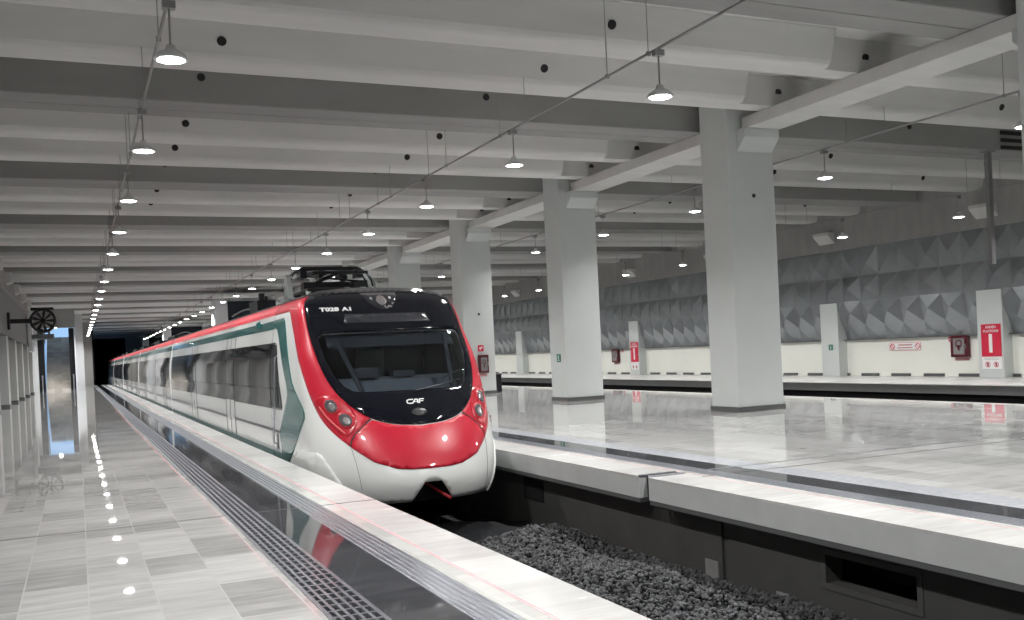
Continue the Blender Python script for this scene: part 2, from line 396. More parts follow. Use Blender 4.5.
# ceiling: slab, girders, ribs and the beams over the columns
ce = MB(); ce.box(-3.6, 30.2, YB, 86.6, 7.1, 7.35); ce.box(-.12, 30.2, 86.6, YE, 7.1, 7.35)
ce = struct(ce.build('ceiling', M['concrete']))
G0 = [18.75 + 8.15 * k for k in (-4, -3, -2, -1, 0)] + [18.75 + 8.32 * k for k in range(1, 16)]
ZB = 6.47
HOLES = (2.34, 8.1, 13.75, 20.1, 26.4)
for y0 in G0:
    if y0 > YE - 3: continue
    xl = -3.6 if y0 < 82 else -.12
    b = MB(); g = .66
    prof = [(y0, 7.1), (y0, ZB + .015), (y0 + .015, ZB), (y0 + g - .02, ZB), (y0 + g, ZB + .05), (y0 + g + .02, ZB), (y0 + 1.185, ZB), (y0 + 1.2, ZB + .015), (y0 + 1.2, 7.1)]
    b.prism_x(prof, xl, 30.0)
    if y0 < 46:
        for hx in HOLES: b.cyl((hx, y0 - .012, 6.95), (hx, y0 + 0.02, 6.95), .075, 14, 1)
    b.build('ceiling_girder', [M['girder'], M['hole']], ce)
    for d in (2.97, 5.45):
        b = MB(); yb = y0 + d + .67; ya = y0 + d
        if y0 + d > YE - 2: continue
        b.box(xl, 30.0, ya + .22, yb, ZB + .004, 7.1)
        pr = [(yb - .02, ZB), (ya + .14, ZB), (ya + .08, ZB + .012), (ya + .03, ZB + .045), (ya - .01, ZB + .10), (ya - .07, ZB + .30), (ya - .12, ZB + .48), (ya - .17, 7.095), (yb - .02, 7.095)]
        for a, c in ((xl, 12.7), (15.2, 30.0)): b.prism_x(pr, a, c)
        if y0 + d < 50:
            for hx in HOLES:
                yy = ya - .07 if not 12.7 < hx < 15.2 else ya + .22
                b.cyl((hx, yy - .012, 6.76), (hx, yy + .05, 6.79), .076, 14, 1)
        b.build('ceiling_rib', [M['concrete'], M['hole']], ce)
COLS = [17.3 + 8.15 * k for k in range(-2, 15)]
for i in range(-1, len(COLS)):
    ya = COLS[i] + 1.02 if i >= 0 else YB; yb = COLS[i + 1] - .02 if i + 1 < len(COLS) else YE
    b = MB(); b.box(13.55, 14.43, ya, yb, 6.205, ZB - .004)
    b.build('ceiling_beam', M['concrete'], ce, bevel=.012)

# ---- moulded cab surface: levels of (height, nose y, depth, half width, roundness)

XC=4.55
TAB=[ # z, yc, D, hw, n
(-0.66,13.30,1.55,1.16,2.3),
(-0.60,13.22,1.55,1.25,2.3),
(-0.45,13.12,1.57,1.355,2.3),
(-0.20,13.06,1.58,1.415,2.32),
( 0.10,13.15,1.50,1.44,2.36),
( 0.40,13.34,1.36,1.45,2.45),
( 0.70,13.58,1.20,1.45,2.5),
( 0.90,13.75,1.09,1.445,2.6),
( 1.20,14.03,0.93,1.45,2.75),
( 1.60,14.40,0.75,1.43,3.1),
( 2.00,14.78,0.56,1.37,3.2),
( 2.30,15.05,0.42,1.325,3.6),
( 2.46,15.20,0.36,1.285,3.8),
( 2.56,15.32,0.34,1.22,3.8),
( 2.64,15.45,0.32,1.10,3.6),
( 2.71,15.62,0.28,0.88,3.2),
( 2.75,15.80,0.22,0.55,2.8),
( 2.765,15.95,0.15,0.20,2.4),
]
def _tan(j,k):
    n=len(TAB)
    if j==0: a,b=0,1
    elif j==n-1: a,b=n-2,n-1
    else: a,b=j-1,j+1
    return (TAB[b][k]-TAB[a][k])/(TAB[b][0]-TAB[a][0])
def cab_section(z):
    z=min(max(z,TAB[0][0]),TAB[-1][0])
    j=0
    while j<len(TAB)-2 and TAB[j+1][0]<z: j+=1
    z0,z1=TAB[j][0],TAB[j+1][0]; h=z1-z0; t=(z-z0)/h
    out=[]
    for k in (1,2,3,4):
        p0,p1=TAB[j][k],TAB[j+1][k]; m0,m1=_tan(j,k)*h,_tan(j+1,k)*h
        out.append((2*t**3-3*t*t+1)*p0+(t**3-2*t*t+t)*m0+(-2*t**3+3*t*t)*p1+(t**3-t*t)*m1)
    return out
_cache={}
def _loop(zk):
    if zk in _cache: return _cache[zk]
    z=zk/200.0; yc,D,hw,n=cab_section(z)
    P=[];N=160
    for i in range(N+1):
        # two-sided sampling
        a=(i/N)
        if a<0.5:
            x=a*2*0.8; y=1-(1-x**n)**(1/n)
        else:
            y0=1-(1-0.8**n)**(1/n); q=(a-.5)*2; q=q*(2-q) if False else q
            y=y0+(1-y0)*q; x=(1-(1-y)**n)**(1/n) if y<1 else 1.0
        P.append((x*hw,yc+y*D))
    S=[0.0]
    for i in range(N): S.append(S[-1]+math.hypot(P[i+1][0]-P[i][0],P[i+1][1]-P[i][1]))
    _cache[zk]=(S,P); return S,P
def _ev(zk,s):
    S,P=_loop(zk); a=abs(s)
    if a>=S[-1]: x,y=P[-1][0],P[-1][1]+a-S[-1]
    else:
        import bisect
        i=max(0,bisect.bisect_right(S,a)-1); t=(a-S[i])/max(1e-9,S[i+1]-S[i])
        x=P[i][0]+t*(P[i+1][0]-P[i][0]); y=P[i][1]+t*(P[i+1][1]-P[i][1])
    return (x if s>=0 else -x),y
def surf(s,z,off=0.0):
    k=z*200; k0=math.floor(k); f=k-k0
    a=_ev(k0,s); b=_ev(k0+1,s)
    p=(XC+a[0]*(1-f)+b[0]*f, a[1]*(1-f)+b[1]*f, z)
    if off:
        n=normal(s,z); p=tuple(p[i]+off*n[i] for i in range(3))
    return p
def normal(s,z):
    e=0.012; a=surf(s-e,z);b=surf(s+e,z);c=surf(s,z-e);d=surf(s,z+e)
    u=[b[i]-a[i] for i in range(3)];v=[d[i]-c[i] for i in range(3)]
    n=[u[1]*v[2]-u[2]*v[1],u[2]*v[0]-u[0]*v[2],u[0]*v[1]-u[1]*v[0]]
    l=math.sqrt(sum(q*q for q in n)) or 1; return [q/l for q in n]
def s_end(z):
    S,P=_loop(int(round(z*200))); return S[-1]

# right wall: cream wall, folded cladding, plaster band, pilasters
wr = MB(); wr.box(29.65, 29.95, YB, YE, -.2, 1.36); wr = struct(wr.build('wall_right', M['cream']))
b = MB(); b.box(29.28, 29.9, YB, YE, 5.12, 7.1); b.build('plaster_band', M['plaster'], wr)
b = MB(); b.box(29.5, 29.7, YB, YE, 1.335, 1.365); b.build('drip_trim', M['plinth'], wr)
def cladding(xw, sgn, y0, y1, rows, name, parent, step=1.0, xoff=lambda z: 0.0, hgt=.17, m=None):
    """one folded sheet: shallow pyramids, half pyramids top and bottom"""
    b = MB()
    def P(y, z, h=0.0): return (xw + sgn * (-xoff(z)) + (-sgn) * h, y, z)
    n = int((y1 - y0) / step)
    for j in range(n):
        ya, yb = y0 + j * step, y0 + (j + 1) * step; ym = (ya + yb) / 2
        for z0, z1, kind in rows:
            if kind == 'full':
                zm = (z0 + z1) / 2
                q = [P(ya, z0), P(yb, z0), P(yb, z1), P(ya, z1), P(ym + .08, zm, hgt)]
                b.add(q, [(0, 1, 4), (1, 2, 4), (2, 3, 4), (3, 0, 4)])
            elif kind == 'bottom':       # inverted triangles folding back under the upper edge
                q = [P(ya, z0), P(yb, z0), P(yb, z1), P(ya, z1), P(ym, z0 + .03, -.12)]
                b.add(q, [(0, 1, 4), (1, 2, 4), (2, 3, 4), (3, 0, 4)])
            elif kind == 'top':          # triangles standing on the seam, plain sheet above
                zt = z0 + .5
                q = [P(ya, z0), P(yb, z0), P(yb, z1), P(ya, z1), P(ym, zt, .12)]
                b.add(q, [(0, 1, 4), (1, 2, 4), (2, 3, 4), (3, 0, 4)])
            elif kind == 'flat':
                q = [P(ya, z0), P(yb, z0), P(yb, z1), P(ya, z1), P(ym, (z0 + z1) / 2, hgt)]
                b.add(q, [(0, 1, 4), (1, 2, 4), (2, 3, 4), (3, 0, 4)])
    return b.build(name, m or M['cladding'], parent)
rows_r = ((1.36, 1.95, 'bottom'), (1.95, 2.95, 'full'), (2.95, 3.95, 'full'), (3.95, 5.12, 'top'))
cladding(29.62, 1, YB + .2, YE, rows_r, 'folded_cladding', wr, xoff=lambda z: min(.34, max(0, (z - 1.3) / 1.65 * .34)))
PILR = [24.06 + 7.93 * k for k in range(-4, 16)]
for y in PILR:
    b = MB(); prof = [(29.2, -.15), (29.75, -.15), (29.75, 1.3), (29.32, 2.86), (29.2, 2.93)]
    b.prism_y(prof, y - .5, y + .53); b.build('pilaster', M['column'], wr, bevel=.01)
    b = MB(); b.prism_y([(28.92, 5.80), (29.28, 5.45), (29.28, 5.92), (28.92, 5.92)], y - .45, y + .45); b.build('wall_corbel', M['concrete'], wr)
b = MB(); y = YB
while y < 110:
    b.box(29.6, 29.66, y, y + .95, -.15, -.04); y += 1.62
struct(b.build('baseboard_right', M['plinth'], wr))

# left wall
wl = MB(); wl.box(-3.75, XL, YB, 108, -.2, 7.1); wl = struct(wl.build('wall_left', M['grey_wall']))
b = MB(); b.box(-3.6, -2.95, YB, 78, 5.66, 6.5); b.build('plaster_band', M['plaster'], wl)
cladding(-3.12, -1, YB + .2, 78, ((3.5, 4.55, 'full'), (4.55, 5.66, 'full')), 'wall_panelling', wl, step=1.2, hgt=.02, m=M['cladding_left'])
b = MB(); b.box(-3.55, -3.0, YB, 78, 3.42, 3.5); b.build('drip_trim', M['plinth'], wl)
for k in range(-8, 5):
    y = 52.3 + 7.0 * k
    if y > 84: continue
    b = MB(); b.box(-3.56, -3.05, y, y + 1.3, 0, 3.46); b.build('pilaster', M['column_left'], wl, bevel=.01)
    b = MB(); b.box(-3.56, -3.03, y - .02, y + 1.32, 0, .12); b.build('pilaster_skirting', M['plinth'], wl)
    b = MB(); b.prism_y([(-2.7, 6.05), (-3.0, 5.9), (-3.0, 6.47), (-2.7, 6.47)], y + .1, y + 1.2); b.build('wall_corbel', M['concrete'], wl)
b = MB(); b.box(-3.05, -2.78, 75.0, 78.2, 3.1, 6.45); b.build('wall_fin', M['pier'], wl)
# far end
wb = MB(); wb.box(-.02, 1.45, 108, 108.3, -.2, 7.1); wb = struct(wb.build('wall_far_left', M['grey_wall']))
b = MB(); b.box(-.05, .56, 92.5, 93.3, 0, 7.1); b.build('white_pier', M['pier'], wb)
b = MB(); b.box(-.05, .0, 93.3, 108, 0, 7.1); b.build('return_wall', M['grey_wall'], wb)
b = MB(); b.box(1.45, 2.06, YE, YE + .3, -1.5, 7.1); b.box(6.45, 30.2, YE, YE + .3, -1.5, 7.1); b.box(2.06, 6.45, YE, YE + .3, 5.95, 7.1)
wf = struct(b.build('wall_far', M['grey_wall']))
b = MB(); b.box(1.9, 2.06, YE + .3, YE + 30, -1.5, 6.1); b.box(6.45, 6.6, YE + .3, YE + 30, -1.5, 6.1); b.box(1.9, 6.6, YE + .3, YE + 30, 5.95, 6.1)
b.box(1.9, 6.6, YE + 30, YE + 30.2, -1.5, 6.1); b.box(1.9, 6.6, YE, YE + 30, -1.6, -1.5); b.build('tunnel_lining', M['void'], wf)
b = MB(); b.box(1.45, 1.6, 108.0, YE, -1.5, 7.1); struct(b.build('wall_track_left', M['void']))
b = MB(); b.box(-3.75, 30.2, YB - .3, YB, -1.6, 7.1); struct(b.build('wall_behind', M['grey_wall']))
# stairwell opening under the open sky: side walls rise above the ceiling
b = MB(); b.box(-3.75, -2.86, 86.6, 108, 0, 7.4); b.box(-.14, -.05, 86.6, 108, 4.5, 7.4); b.box(-.14, -.05, 86.6, 93, 0, 4.5); struct(b.build('wall_stairwell', M['pier']))
b = MB(); b.box(-3.6, -.05, 86.3, 86.65, 5.12, 7.35); struct(b.build('trim_stair_lintel', M['girder']))

# staircase
st = empty('staircase', (-1.45, 87, 0), 'pale stone staircase climbing to daylight at the far end of the left platform', 'stairs')
def rel(o, root):
    o.parent = root; o.matrix_parent_inverse = Matrix.Translation(root.location).inverted(); return o
b = MB(); n = 28
for i in range(n):
    y0 = 87 + i * .29; b.box(-2.36, -.56, y0, 87 + n * .29, i * .165, (i + 1) * .165)
b.box(-2.36, -.56, 87 + n * .29, 104, n * .165 - .3, n * .165)
rel(b.build('steps', M['stair']), st)
for xa, xb in ((-2.84, -2.37), (-.55, -.15)):
    b = MB(); b.prism_x([(86.9, 0), (86.9, 1.15), (87.0 + n * .29, n * .165 + 1.1), (95.6, n * .165 + 1.1), (95.6, 0)], xa + .12, xb - .12)
    rel(b.build('balustrade', M['dark_glass']), st)
    b = MB(); b.tube([(xa + .23, 86.8, .0), (xa + .23, 86.8, 1.2), (xa + .23, 87.0 + n * .29, n * .165 + 1.18), (xa + .23, 95.6, n * .165 + 1.18)], .06)
    rel(b.build('handrail', M['steel']), st)
for xa, xb in ((-2.84, -2.40), (-.55, -.15)):
    b = MB(); b.box(xa, xb, 86.95, 87.25, 0, 5.1); rel(b.build('side_post', M['black_metal']), st)

# columns
names = []
for i, y in enumerate(COLS):
    if i == 0: continue
    seen = i - 2
    if seen < -1: continue
    if seen == -1: lab = 'grey concrete column cut off by the upper right edge of the view'
    elif seen == 0: lab = 'broad light grey concrete column, biggest and nearest in full view'
    elif seen == 1: lab = 'light grey column with small green sign, second in the row from the nearest'
    elif seen == 2: lab = 'light grey column with red hose cabinet beside the train cab'
    elif seen == 3: lab = 'grey column showing its top just above the train cab roof'
    else: lab = 'far grey platform column behind the train, %s of the row' % ORD[seen]
    if y > 92: continue
    t = empty('column', (13.775, y + .5, 0), lab, 'column', 'concrete columns on the right platform')
    b = MB(); b.box(-.615, .615, -.5, .5, .1, 7.1); b.build('shaft', M['column'], t, bevel=.02)
    b = MB(); b.box(-.64, .64, -.525, .525, 0, .11); b.build('skirting', M['plinth'], t)
    for s in (-1, 1):
        b = MB(); pr = [(s * .5, 5.72), (s * .78, 6.0), (s * .78, 6.2), (s * .5, 6.2)]
        b.prism_x(pr, -.36, .58); b.build('corbel', M['column'], t, bevel=.008)
    if seen == 0:
        b = MB(); b.cyl((.03, -.52, 4.76), (.03, -.49, 4.76), .045, 14); b.build('conduit_hole', M['hole'], t)
    if seen == 2:
        b = MB(); b.cyl((.03, -.52, 3.0), (.03, -.49, 3.0), .045, 14); b.build('conduit_hole', M['hole'], t)

# pendant lamps and the conduits they hang from
ROWS = [(1.10, 11.3, 20, 'row over the left platform', 'left platform lamps'),
        (7.50, 11.3, 24, 'row above the right platform edge', 'lamps above the right platform edge'),
        (16.05, 17.5, 22, 'row behind the columns', 'lamps behind the columns'),
        (24.6, 21.2, 20, 'row along the clad right wall', 'lamps along the right wall')]
def make_lamp(label, group, loc):
    t = empty('pendant_lamp', loc, label, 'lamp', group)
    b = MB(); b.cyl((0, 0, .15), (0, 0, .565), .012, 8); b.build('stem', M['conduit'], t)
    b = MB(); b.lathe([(.0, .16), (.045, .155), (.06, .10), (.11, .075), (.165, .035), (.19, .0), (.185, -.01), (.15, -.012), (.15, .0)], 24); b.build('shade', M['lamp_shade'], t, smooth=True)
    b = MB(); b.lathe([(.0, -.028), (.09, -.024), (.15, -.008), (.165, .0), (.15, .006), (.0, .008)], 24); b.build('lens', M['lamp_on'], t, smooth=True)
    li = bpy.data.lights.new('lamp_light', 'AREA'); li.shape = 'DISK'; li.size = .30; li.energy = 178; li.spread = math.radians(150); li.color = (1.0, .985, .96)
    lo = bpy.data.objects.new('lamp_light', li); C.objects.link(lo); lo.parent = t; lo.location = (0, 0, -.034)
    b = MB(); b.box(-.07, .07, -.05, .05, .56, .64); b.build('junction_box', M['conduit'], t)
    return t
proto = None
for x, ys, n, rowname, grp in ROWS:
    k = 0
    for j in range(-5, n):
        step, zl = (5.2, 5.26) if x == 16.05 else (4.9, 5.0)
        y = ys + step * j
        if y < YB + 1 or y > (106 if x < 3 else 138): continue
        if j < 0: lab = 'white dome pendant lamp near the viewpoint, above the visible %s' % rowname
        else: lab = 'lit dome pendant lamp, %s from the front in the %s' % (ORD[k], rowname); k += 1
        if proto is None: proto = make_lamp(lab, grp, (x, y, zl))
        else:
            c = copy_tree(proto, (x, y, zl)); tag(c, lab, 'lamp', grp)
for (x, ys, n, rowname, grp), lab in zip(ROWS, ('thin grey conduit run under the ceiling above the left platform', 'thin grey conduit crossing the ceiling above the train track edge', 'thin grey conduit passing behind the broad columns', 'thin grey conduit along the clad right wall')):
    ye = 106 if x < 3 else 138
    t = empty('conduit', (x, 0, 5.925 if x == 16.05 else 5.665), lab, 'conduit', 'lighting conduits')
    b = MB(); b.cyl((0, -8.5, 0), (0, ye, 0), .021, 8); b.build('pipe', M['conduit'], t)
    y = -8.0; i = 0
    stp, y_l = (5.2, 17.5) if x == 16.05 else (4.9, ys)
    while y < min(ye, 75):
        if abs((y - y_l + stp / 2) % stp - stp / 2) < .16: y += .3
        b = MB(); b.cyl((0, y, .0), (0, y, (.80 if i % 2 else 1.43) - (.26 if x == 16.05 else 0)), .007, 6); b.box(-.03, .03, y - .02, y + .02, -.03, .03); b.build('hanger_rod', M['conduit'], t)
        y += 1.15 if i % 2 else 2.93; i += 1

c = copy_tree(proto, (-1.46, 83.5, 5.0)); tag(c, 'lit dome pendant lamp above the foot of the far staircase', 'lamp')  # added lamp, put here only to brighten the stair risers
del c['group']
# jet fan under the left ceiling
t = empty('jet_fan', (-1.5, 55, 4.22), 'black round jet fan with spokes hanging beside the left wall', 'fan')
b = MB(); b.lathe([(.50, -.45), (.60, -.5), (.62, -.4), (.62, .4), (.60, .5), (.50, .45)], 32, axis='y'); b.lathe([(.50, -.45), (.50, .45)], 32, axis='y'); b.build('casing', M['fan'], t, smooth=True)
b = MB(); b.lathe([(0, -.3), (.10, -.28), (.13, -.15), (.13, .2), (0, .22)], 20, axis='y'); b.build('hub', M['fan'], t, smooth=True)
for k in range(9):
    a = 2 * PI * k / 9; b = MB()
    ca, sa = math.cos(a), math.sin(a)
    def bl(r, w, dy): return (r * ca - w * sa, dy, r * sa + w * ca)
    q = [bl(.1, -.04, -.18), bl(.1, .04, -.05), bl(.52, .10, -.02), bl(.52, -.06, -.22), bl(.1, -.04, -.16), bl(.1, .04, -.03), bl(.52, .10, 0), bl(.52, -.06, -.20)]
    b.add(q, [(0, 1, 2, 3), (4, 7, 6, 5), (0, 4, 5, 1), (1, 5, 6, 2), (2, 6, 7, 3), (3, 7, 4, 0)]); b.build('blade', M['fan_blade'], t)
b = MB(); b.box(-.55, .48, -.5, .5, -.95, -.70); b.box(-.3, -.2, -.2, .2, -.72, -.55); b.box(.2, .3, -.2, .2, -.72, -.55); b.build('control_box', mat('fan control box grey', (.10, .11, .11), .5), t)
b = MB(); b.box(-1.62, -.55, -.12, .12, -.1, .12); b.box(-1.62, -1.5, -.35, .35, -.4, .45); b.build('wall_arm', M['fan'], t)
b = MB(); b.box(-.55, .5, -.1, .9, .55, .68); b.build('mounting_bracket', M['fan'], t)

# stair enclosures far along the right platform, seen above the train roof
for i, (y, lab) in enumerate(((63.5, 'dark glazed stair enclosure with pale pier, biggest one seen above the train roof'), (104, 'dark glazed stair enclosure above the train, middle of three'), (138, 'dark glazed stair enclosure above the train, nearest the tunnel mouth'))):
    t = empty('stair_enclosure', (10, y, 0), lab, 'enclosure', 'stair enclosures on the right platform')
    b = MB(); b.box(-1.15, 1.9, .02, 6, 0, 5.55); b.build('glazed_box', M['dark_glass'], t)
    b = MB(); b.box(-1.9, -1.15, -.1, 2, 0, 5.65); b.build('pier', M['pier'], t)
    b = MB(); b.box(-1.15, 1.95, -.1, 6.1, 5.55, 5.68); b.build('cap', M['grey_metal'], t)
    b = MB(); b.tube([(-.9 + .1 * q, -.03, 4.55 + .45 * math.sin(PI * q / 22)) for q in range(23)], .05); b.build('arch_rail', M['grey_metal'], t)  # tube added to draw the arched reflection seen in the dark glass

# hanging post near the right wall
t = empty('hanging_post', (23.2, 18.95, 3.35), 'slim grey post hanging from the ceiling in front of the clad wall', 'post')
b = MB(); b.box(-.075, .075, -.06, .06, 0, 3.12); b.build('post_tube', M['post'], t)
b = MB(); b.box(-.14, .14, -.12, .12, 3.09, 3.12); b.build('ceiling_plate', M['post'], t)
t = empty('ventilation_grille', (23.87, 18.735, 6.75), 'small dark slotted grille on the girder face at upper right', 'grille')
b = MB()
for zz in (-.2, 0, .2): b.box(-.4, .4, -.03, .012, zz - .05, zz + .05)
b.build('slot', M['hole'], t)  # plain dark bars put in for unreadable writing on the girder

# signs -------------------------------------------------------------
def facing_left(x, y, z):   # plane whose reader stands on the -x side: local x -> -y, y -> z, z -> -x
    return Matrix(((0, 0, -1, x), (-1, 0, 0, y), (0, 1, 0, z), (0, 0, 0, 1)))
def facing_cam(x, y, z):    # reader stands on the -y side
    return Matrix(((1, 0, 0, x), (0, 0, -1, y), (0, 1, 0, z), (0, 0, 0, 1)))
def ring(b, mt, cx, cy, r, w, mi=0, n=24):
    vs = []
    for k in range(n):
        a = 2 * PI * k / n
        for rr in (r, r - w):
            for d in (0, .004): vs.append(mt @ Vector((cx + rr * math.cos(a), cy + rr * math.sin(a), d)))
    fs = []
    for k in range(n):
        i, j = 4 * k, 4 * ((k + 1) % n)
        fs += [(i, j, j + 1, i + 1), (i + 2, i + 3, j + 3, j + 2), (i + 1, j + 1, j + 3, i + 3), (i, i + 2, j + 2, j)]
    b.add(vs, fs, mi)
def bar2(b, mt, x0, y0, x1, y1, w, mi=0, d=.004):
    dx, dy = x1 - x0, y1 - y0; l = math.hypot(dx, dy); nx, ny = -dy / l * w / 2, dx / l * w / 2
    q = [(x0 + nx, y0 + ny), (x1 + nx, y1 + ny), (x1 - nx, y1 - ny), (x0 - nx, y0 - ny)]
    b.add([mt @ Vector((x, y, z)) for z in (0, d) for x, y in q], [(3, 2, 1, 0), (4, 5, 6, 7), (0, 1, 5, 4), (1, 2, 6, 5), (2, 3, 7, 6), (3, 0, 4, 7)], mi)
def plate(b, mt, x0, x1, y0, y1, d0, d1, mi=0):
    b.add([mt @ Vector((x, y, z)) for z in (d0, d1) for x, y in ((x0, y0), (x1, y0), (x1, y1), (x0, y1))], [(3, 2, 1, 0), (4, 5, 6, 7), (0, 1, 5, 4), (1, 2, 6, 5), (2, 3, 7, 6), (3, 0, 4, 7)], mi)
for k, lab in ((0, 'red platform number 1 sign on the wall pilaster at the right edge'), (3, 'smaller-looking red platform number 1 sign on a distant pilaster between the columns')):
    y = PILR[4 + k]
    t = empty('platform_sign', (29.19, y - .03, 0), lab, 'sign', 'platform number signs')
    mt = facing_left(0, 0, 0)
    b = MB(); plate(b, mt, -.40, .40, .58, 1.72, -.006, .012); b.build('red_panel', M['sign_red'], t)
    b = MB(); plate(b, mt, -.40, .40, .15, .575, -.006, .010); b.build('white_panel', M['sign_white'], t)
    text_mesh('AND\u00c9N', .125, 'heading_text', M['white_text'], t, mt @ Matrix.Translation((0, 1.61, .015)), bold=.002)
    text_mesh('PLATFORM', .125, 'heading_text', M['white_text'], t, mt @ Matrix.Translation((0, 1.47, .015)), bold=.002)
    text_mesh('1', .92, 'platform_number', M['white_text'], t, mt @ Matrix.Translation((-.02, 1.01, .015)), bold=.012, sx=1.15)
    b = MB()
    for cx in (-.17, .17):
        ring(b, mt @ Matrix.Translation((0, 0, .012)), cx, .30, .10, .022); bar2(b, mt @ Matrix.Translation((0, 0, .012)), cx - .065, .365, cx + .065, .235, .02)
    b.build('prohibition_mark', M['sign_red'], t)
    b = MB()
    for cx in (-.17, .17): plate(b, mt, cx - .03, cx + .03, .24, .36, .011, .0135)
    b.build('pictogram', M['black_metal'], t)
    b = MB()
    for q in range(2): plate(b, mt, -.30, .30, .47 + .05 * q, .485 + .05 * q, .011, .0125)
    b.build('caption_line', mat('grey caption', (.45, .45, .45), .5), t)
t = empty('warning_sign', (29.64, 28.33, 1.02), 'long white warning sign with two red symbols on the cream wall', 'sign')
mt = facing_left(0, 0, 0)
b = MB(); plate(b, mt, -.78, .78, -.155, .155, -.01, .012); b.build('board', M['sign_white'], t)
b = MB()
for q in ((-.78, .78, .14, .155), (-.78, .78, -.155, -.14), (-.78, -.765, -.155, .155), (.765, .78, -.155, .155)): plate(b, mt, q[0], q[1], q[2], q[3], .011, .014)
b.build('red_border', M['sign_red'], t)
b = MB()
for cx in (-.63, .63):
    m2 = mt @ Matrix.Translation((0, 0, .012)); ring(b, m2, cx, 0, .115, .03); bar2(b, m2, cx - .07, .07, cx + .07, -.07, .03)
b.build('prohibition_mark', M['sign_red'], t)
b = MB()
for q, w in ((.055, .34), (-.055, .38)): plate(b, mt, -w, w, q - .022, q + .022, .011, .013)
b.build('caption_line', mat('red caption', (.55, .22, .22), .5), t)

def hose_cabinet(loc, mt, lab, w, h, sign_dx, sign_dz, flip=1):
    t = empty('fire_hose_cabinet', loc, lab, 'cabinet', 'fire hose cabinets')
    b = MB(); plate(b, mt, -w / 2, w / 2, -h / 2, h / 2, 0, .16); b.build('body', M['cab_red'], t, bevel=.012)
    b = MB(); plate(b, mt, -w * .33, w * .33, -h * .38, h * .36, .158, .166); b.build('glass_door', M['cab_glass'], t)
    b = MB()
    ring(b, mt @ Matrix.Translation((0, 0, .168)), 0, h * .12, w * .20, w * .07); plate(b, mt, -w * .06, w * .06, -h * .2, h * .05, .166, .172); b.build('hose_reel', M['cab_red'], t)
    b = MB(); plate(b, mt, w * .38, w * .42, -h * .1, h * .1, .16, .19); b.build('door_handle', M['grey_metal'], t)
    b = MB(); plate(b, mt, -w * .42, w * .42, -h / 2 - .13, -h / 2 - .03, 0, .012); b.build('notice_strip', mat('pale red notice', (.55, .25, .27), .5), t)
    return t
def flag_sign(loc, mt, lab, w=.17):
    t = empty('extinguisher_sign', loc, lab, 'sign', 'fire equipment signs')
    b = MB(); plate(b, mt, -w / 2, w / 2, -w / 2, w / 2, 0, .012); b.build('red_square', M['sign_red'], t)
    b = MB(); m2 = mt @ Matrix.Translation((0, 0, .012)); s = w
    bar2(b, m2, -.25 * s, .1 * s, .2 * s, .1 * s, .14 * s); bar2(b, m2, -.12 * s, -.28 * s, -.12 * s, .05 * s, .2 * s); bar2(b, m2, .15 * s, .3 * s, .25 * s, -.05 * s, .12 * s)
    b.build('flame_mark', M['sign_white'], t)
    return t
ml = facing_left(0, 0, 0); mc = facing_cam(0, 0, 0)
hose_cabinet((29.64, 25.66, .97), ml, 'dark red fire hose cabinet on cream wall beside the right-edge pilaster', .74, .80, 0, 0)
flag_sign((29.64, 26.15, 1.24), ml, 'small red square sign at upper corner of the wall hose cabinet')
hose_cabinet((29.64, 50.6, .97), ml, 'dark red hose cabinet on distant cream wall beside the pilaster between columns', .74, .80, 0, 0)
flag_sign((29.64, 49.9, 1.24), ml, 'tiny red square sign by the distant wall hose cabinet')
hose_cabinet((13.86, 33.59, 1.13), mc, 'dark red hose cabinet on the column beside the train cab', .38, .68, 0, 0)
flag_sign((13.81, 33.59, 1.72), mc, 'red square sign with white symbol above the column hose cabinet', .23)
def green_sign(loc, mt, lab):
    t = empty('exit_route_sign', loc, lab, 'sign', 'small green route signs')
    b = MB(); plate(b, mt, -.12, .12, -.12, .12, 0, .012); b.build('green_panel', M['sign_green'], t)
    b = MB(); m2 = mt @ Matrix.Translation((0, 0, .012)); bar2(b, m2, 0, -.02, 0, .08, .05); bar2(b, m2, -.05, -.06, .05, -.06, .03); b.build('arrow_mark', M['sign_white'], t)
green_sign((13.15, 25.87, 1.29), ml, 'small green sign on the left face of the second column')
green_sign((29.19, PILR[5] - .05, 1.07), ml, 'small green sign on the wall pilaster right of the biggest column')
t = empty('litter_bin', (14.56, 33.85, 0), 'narrow dark bin standing beside the column with the hose cabinet', 'bin')
b = MB(); b.box(-.11, .10, -.15, .15, .03, .70); b.build('body', M['black_metal'], t, bevel=.02)
b = MB(); b.box(-.12, .115, -.165, .165, .70, .74); b.build('lid', M['plinth'], t)
b = MB(); b.box(-.09, .09, -.13, .13, 0, .03); b.build('foot', M['plinth'], t)

# ------------------------------------------------------------------ train
train = empty('train', (XC, 14, -1.1), 'white red and green commuter train standing at the left platform', 'train')
TL = Matrix.Translation((-XC, -14, 1.1))
def adopt(o, parent=train):
    o.data.transform(TL); o.parent = parent; return o
def s_of_y(y, z, side=-1):
    yc, D, hw, n = cab_section(z); return side * (s_end(z) + y - (yc + D))

